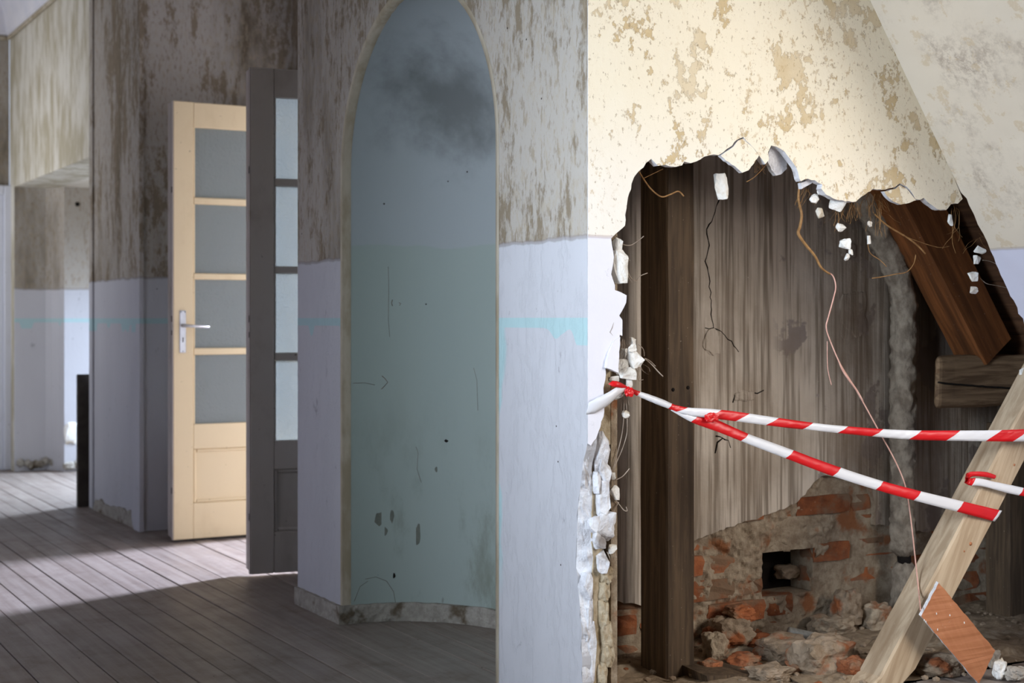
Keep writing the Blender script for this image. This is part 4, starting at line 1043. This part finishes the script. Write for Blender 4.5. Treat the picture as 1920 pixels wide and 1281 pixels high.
# ------------------------------------------------------------------ plaster chips dangling on fibres
chips = [ # px, py, w, h, depth, label
 (1352, 350, 25, 43, 0.09, 'largest white plaster chip hanging before the scratched plaster'),
 (1527, 372, 18, 15, 0.03, 'white plaster chip tucked under the jagged edge above the dangling wire'),
 (1540, 360, 16, 10, 0.02, 'flat white crumb stuck below the jagged edge near the dangling wire'),
 (1572, 386, 34, 20, 0.03, 'wide white plaster crumb hanging below the middle of the jagged edge'),
 (1538, 401, 20, 18, 0.05, 'beige plaster chip just right of the top of the dangling wire'),
 (1577, 427, 19, 14, 0.05, 'oval plaster chip third in the row below the jagged edge'),
 (1584, 458, 20, 19, 0.05, 'brightest heart shaped plaster chip above the lowest pair'),
 (1588, 482, 12, 13, 0.05, 'lowest small plaster chip in the row right of the dangling wire'),
 (1595, 473, 8, 10, 0.052, 'tiny plaster crumb touching the lowest chip of the row'),
 (1630, 420, 17, 9, 0.04, 'flat white chip hanging in front of the lagged pipe'),
 (1630, 450, 10, 14, 0.04, 'small white chip dangling under the flat chip before the lagged pipe'),
 (1782, 413, 11, 19, 0.05, 'single white chip hanging in front of the rafter'),
 (1838, 469, 24, 13, 0.04, 'white chip clinging to the edge of the sloping lining'),
 (1831, 487, 17, 14, 0.05, 'white chip second from the top beside the sloping lining'),
 (1825, 519, 18, 16, 0.05, 'round white chip third from the top beside the sloping lining'),
 (1826, 545, 16, 13, 0.05, 'lowest white chip beside the sloping lining'),
 (1157, 463, 18, 30, 0.02, 'knobbly plaster piece hanging at the left edge of the hole under the dado line'),
 (1162, 500, 33, 56, 0.015, 'long smooth plaster piece hanging at the left edge of the hole'),
 (1186, 640, 16, 14, 0.03, 'square plaster chip on top of the clump above the tape knot'),
 (1184, 653, 18, 14, 0.01, 'white crumb below the square chip in the clump above the tape knot'),
 (1190, 668, 32, 38, 0.02, 'pointed plaster slab in the clump above the tape knot'),
 (1168, 667, 18, 24, 0.04, 'grey plaster piece between the wall and the pointed slab'),
 (1165, 688, 26, 26, 0.03, 'beige plaster piece right above the tape knot'),
 (1177, 700, 34, 20, 0.015, 'frayed white plaster piece wrapped by the tape'),
 (1180, 722, 12, 24, 0.02, 'narrow white plaster piece right of the red tape tail'),
 (1152, 712, 20, 12, 0.02, 'pale plaster crumb above the red tape tail'),
 (1158, 740, 18, 16, 0.02, 'white plaster crumb under the tape knot'),
 (1174, 777, 13, 13, 0.03, 'small round chip dangling below the tape knot on two threads'),
 (1149, 893, 10, 12, 0.03, 'tiny white chip tied at the lower end of the two threads'),
 (1153, 922, 19, 29, 0.03, 'elongated white chip hanging lowest on the two threads'),
 (1147, 1026, 16, 21, 0.03, 'triangular white chip hanging from the broken wall end'),
 (1917, 702, 13, 28, 0.05, 'white plaster lump at the right edge above the leaning beam'),
]
for i, (px, py, w, h, d, lb) in enumerate(chips):
    y = YF+d; c = on_y(px, py, y); s = c.dot(FWD)/F
    o = shard('plaster_chip', (0, 0, 0), (w*s*1.12, min(w, h)*s*0.6, h*s*1.12), 'chip', None, 300+i)
    o.location = c; o.rotation_euler = (0, rnd.uniform(-0.15, 0.15), rnd.uniform(-0.4, 0.4))
    tag(o, lb, 'plaster chip', 'plaster chips dangling round the hole')

# ------------------------------------------------------------------ reed stalks and fibres
def stalk(pxs, y, r, label, mat='reed', k=7):
    pts = spline([on_y(a, b, YF+(y if not isinstance(y, (list, tuple)) else y[min(i, len(y)-1)])) for i, (a, b) in enumerate(pxs)], k)
    o = tube('reed_stalk', pts, r, mat, None, 5); tag(o, label, 'reed', 'reed stalks and fibres sticking from the plaster'); return o
stalk([(1198, 322), (1208, 338), (1222, 356), (1240, 369), (1256, 365), (1272, 359), (1282, 368)], 0.035, 0.0022, 'bent reed twig hanging in the upper left corner of the hole')
stalk([(1206, 335), (1220, 328), (1243, 317)], 0.035, 0.0009, 'thin straight twig in the upper left corner of the hole')
stalk([(1154, 437), (1158, 447), (1168, 458), (1182, 460), (1196, 452), (1207, 443)], 0.03, 0.0012, 'curled fibre left at the height of the dado line', 'horse')
stalk([(1176, 505), (1182, 520), (1192, 527), (1200, 518), (1214, 512)], 0.03, 0.0013, 'wavy pale fibre beside the long smooth plaster piece', 'horse')
stalk([(1166, 466), (1175, 482), (1181, 489)], 0.03, 0.001, 'short straight fibre beside the knobbly plaster piece', 'horse')
stalk([(1174, 512), (1184, 531)], 0.03, 0.0013, 'short stiff fibre below the long smooth plaster piece', 'horse')
stalk([(1208, 672), (1222, 684), (1234, 697), (1243, 706)], 0.03, 0.0016, 'stiff fibre pointing right from the clump above the tape', 'horse')
stalk([(1210, 672), (1220, 678), (1229, 687)], 0.03, 0.001, 'shorter fibre pointing right from the clump above the tape', 'horse')
stalk([(1197, 646), (1206, 655), (1208, 668)], 0.03, 0.0012, 'looped fibre at the upper right of the clump', 'horse')
stalk([(1197, 690), (1196, 705), (1198, 713), (1206, 712)], 0.03, 0.001, 'hooked fibre right of the tape knot', 'horse')
stalk([(1170, 742), (1170, 765), (1169, 790), (1166, 815), (1159, 845), (1152, 870), (1147, 890), (1143, 905), (1144, 915)], 0.03, 0.0011, 'left one of the two long threads below the tape knot', 'horse')
stalk([(1172, 742), (1175, 765), (1176, 790), (1175, 815), (1167, 842), (1155, 870), (1151, 885), (1152, 910)], 0.03, 0.0011, 'right one of the two long threads below the tape knot', 'horse')
stalk([(1135, 908), (1145, 927), (1160, 945), (1170, 957), (1176, 958), (1174, 951)], 0.03, 0.0013, 'hooked wire fibre below the elongated chip', 'horse')
stalk([(1160, 942), (1150, 960), (1143, 975)], 0.03, 0.0014, 'short stiff fibre crossing below the hooked fibre', 'horse')
stalk([(1155, 900), (1168, 893), (1180, 879)], 0.03, 0.0013, 'faint curved fibre right of the tiny tied chip', 'horse')
stalk([(1150, 1032), (1156, 1046)], 0.03, 0.0012, 'short fibre below the triangular chip', 'horse')
stalk([(1138, 1035), (1144, 1050), (1141, 1064)], 0.03, 0.001, 'curved fibre hanging at the broken wall end', 'horse')
stalk([(1640, 402), (1665, 424), (1700, 445), (1722, 462), (1735, 476)], 0.06, 0.0028, 'thicker reed stalk sloping down in front of the lagged pipe')
stalk([(1655, 418), (1690, 440), (1728, 455), (1760, 464), (1780, 462)], 0.06, 0.0012, 'thin arching stalk crossing the rafter')
stalk([(1717, 478), (1713, 495), (1700, 510), (1680, 514), (1655, 519), (1635, 522)], 0.06, 0.0016, 'curved stalk looping back towards the lagged pipe')
stalk([(1627, 458), (1632, 475), (1650, 488), (1662, 500)], 0.06, 0.0013, 'thin stalk below the small chip before the lagged pipe')
stalk([(1437, 308), (1425, 322), (1412, 334), (1400, 341)], 0.03, 0.0012, 'straight stalk below the pointed plaster tip')
stalk([(1784, 395), (1786, 430), (1786, 455), (1792, 475)], 0.05, 0.0009, 'hair thin fibre hanging in front of the rafter')
stalk([(1842, 488), (1856, 490), (1872, 497), (1890, 505)], 0.05, 0.0008, 'hair thin fibre beside the chips at the sloping lining', 'horse')
stalk([(1838, 522), (1850, 532), (1865, 535), (1888, 540)], 0.05, 0.0009, 'hair thin fibre beside the lowest chips at the sloping lining', 'horse')
# uncountable tangles of reed under the jagged edge
def tangle(name, spots, label, mat, seed):
    r = random.Random(seed); v, f = [], []
    for (px, py, n, L, sp) in spots:
        for _ in range(n):
            a = (px+r.uniform(-sp, sp), py+r.uniform(-6, 6)); d = YF+r.uniform(0.02, 0.07); ang = r.uniform(-0.7, 0.7)
            P = [a]; 
            for k_ in range(5): ang += r.uniform(-0.5, 0.5); P.append((P[-1][0]+math.sin(ang)*L/5*r.uniform(.4, 1.2), P[-1][1]+math.cos(ang)*L/5*r.uniform(.4, 1.2)))
            pts = spline([on_y(x_, y_, d) for x_, y_ in P], 3); b0 = len(v); rr = r.uniform(0.0004, 0.0009)
            for i, p in enumerate(pts):
                for q in range(3): t = 2.094*q; v.append(p+Vector((math.cos(t)*rr, math.sin(t)*rr, 0)))
            for i in range(len(pts)-1):
                for q in range(3): w = (q+1) % 3; f.append((b0+i*3+q, b0+i*3+w, b0+i*3+3+w, b0+i*3+3+q))
    o = mesh(name, v, f, mat); tag(o, label, 'reed', None, 'stuff')
tangle('reed_tangle', [(1638, 362, 34, 45, 18), (1600, 382, 20, 40, 18), (1510, 350, 8, 50, 10), (1575, 395, 10, 40, 12), (1425, 302, 8, 34, 8), (1645, 390, 12, 60, 12), (1790, 388, 5, 80, 10), (1845, 440, 6, 60, 10)], 'tangle of brown reed fibres below the jagged plaster edge', 'reed', 3)
tangle('fibre_tangle', [(1166, 640, 26, 40, 8), (1140, 705, 16, 36, 6), (1195, 680, 14, 40, 10), (1172, 735, 8, 40, 8), (1138, 960, 14, 40, 6), (1150, 480, 10, 40, 6)], 'tangle of pale fibres at the broken left edge', 'horse', 5)

# ------------------------------------------------------------------ double door leaves
def leaf(name, org, d, label, paint, handle):
    """org: free-edge front corner on the floor, d: unit direction towards the hinges"""
    root = empty(name, (org[0], org[1], 0.0), math.atan2(d[1], d[0])); struct(root, label, 'door')
    W, T, Z0, Z1 = 0.70, 0.05, 0.012, 2.172; ST = 0.10
    def part(nm, a, b, mat, bev=0.003, par=None):
        o = frombm(nm, bbox_bm(a, b, bev), mat, par or root); return o
    part('stile', (0, 0, Z0), (ST, T, Z1), paint); part('stile', (W-ST, 0, Z0), (W, T, Z1), paint)
    part('rail', (ST, 0.001, 2.047), (W-ST, T-0.001, Z1-0.001), paint); part('rail', (ST, 0.001, 0.455), (W-ST, T-0.001, 0.579), paint); part('rail', (ST, 0.001, Z0), (W-ST, T-0.001, 0.188), paint)
    zs = [(2.047, 1.702), (1.668, 1.326), (1.295, 0.955), (0.921, 0.579)]
    for (a, b), (c, d_) in zip(zs[:-1], zs[1:]):
        part('muntin', (ST, 0.004, c), (W-ST, T-0.004, b), paint, 0.005)
    for a, b in zs:
        p = part('pane', (ST-0.004, T/2-0.002, b-0.003), (W-ST+0.004, T/2+0.002, a+0.003), 'glass', 0)
        for q0, q1 in (((ST, 0.006, b), (ST+0.010, 0.02, a)), ((W-ST-0.010, 0.006, b), (W-ST, 0.02, a))): part('glazing_bead', q0, q1, paint, 0.003, p)
    pn = part('panel', (ST, 0.016, 0.188), (W-ST, T-0.016, 0.455), paint, 0)
    for a, b in (((ST, 0.006, 0.188), (ST+0.016, 0.02, 0.455)), ((W-ST-0.016, 0.006, 0.188), (W-ST, 0.02, 0.455)), ((ST+0.016, 0.006, 0.439), (W-ST-0.016, 0.02, 0.455)), ((ST+0.016, 0.006, 0.188), (W-ST-0.016, 0.02, 0.204))):
        part('panel_moulding', a, b, paint, 0.005, pn)
    # rebated meeting edge and lock plate
    part('rebate_strip', (-0.006, T*0.55, Z0+0.012), (0.03, T+0.035, Z1-0.004), 'edgep', 0.004)
    part('edge_face', (-0.004, 0.001, Z0+0.001), (-0.0002, T*0.54, Z1-0.001), 'edgep', 0)
    for z, h in ((1.085, 0.03), (1.02, 0.024), (1.72, 0.03), (0.24, 0.03)):
        part('keep_hole', (-0.0052, 0.008, z), (-0.0041, 0.020, z+h), 'hole', 0)
    if handle:
        hp_ = part('handle_plate', (0.030, -0.006, 0.932), (0.062, 0.0, 1.142), 'metal', 0.003)
        o = tube('handle_lever', [(0.046, -0.006, 1.067), (0.046, -0.045, 1.067), (0.056, -0.052, 1.066), (0.10, -0.054, 1.063), (0.165, -0.052, 1.060)], [0.009, 0.008, 0.008, 0.007, 0.006], 'metal', hp_, 10)
        o = frombm('keyhole', bbox_bm((0.0435, -0.0066, 0.985), (0.0485, -0.0061, 1.008), 0), 'hole', hp_)
        for q in ((0.036, 1.134), (0.056, 1.134), (0.046, 0.940)): tube('screw', [(q[0], -0.0072, q[1]), (q[0], -0.004, q[1])], 0.0028, 'hole', hp_, 8)
    return root
leaf('door_1', (2.082, 5.787), Vector((0.985, -0.174)).normalized(), 'grey glazed door leaf with backlit frosted panes beside the pier', 'greyp', False)
leaf('door_2', (2.075, 6.870), Vector((0.999, -0.03)).normalized(), 'cream glazed door leaf with metal handle behind the grey leaf', 'cream', True)

# dark board standing at the passage corner
o = box('dark_board', (1.985, Q1+0.05, 0.0), (2.5, Q1+0.085, 0.775), 'darkboard', None, 0.003); tag(o, 'dark low board standing upright at the far pier corner', 'board')
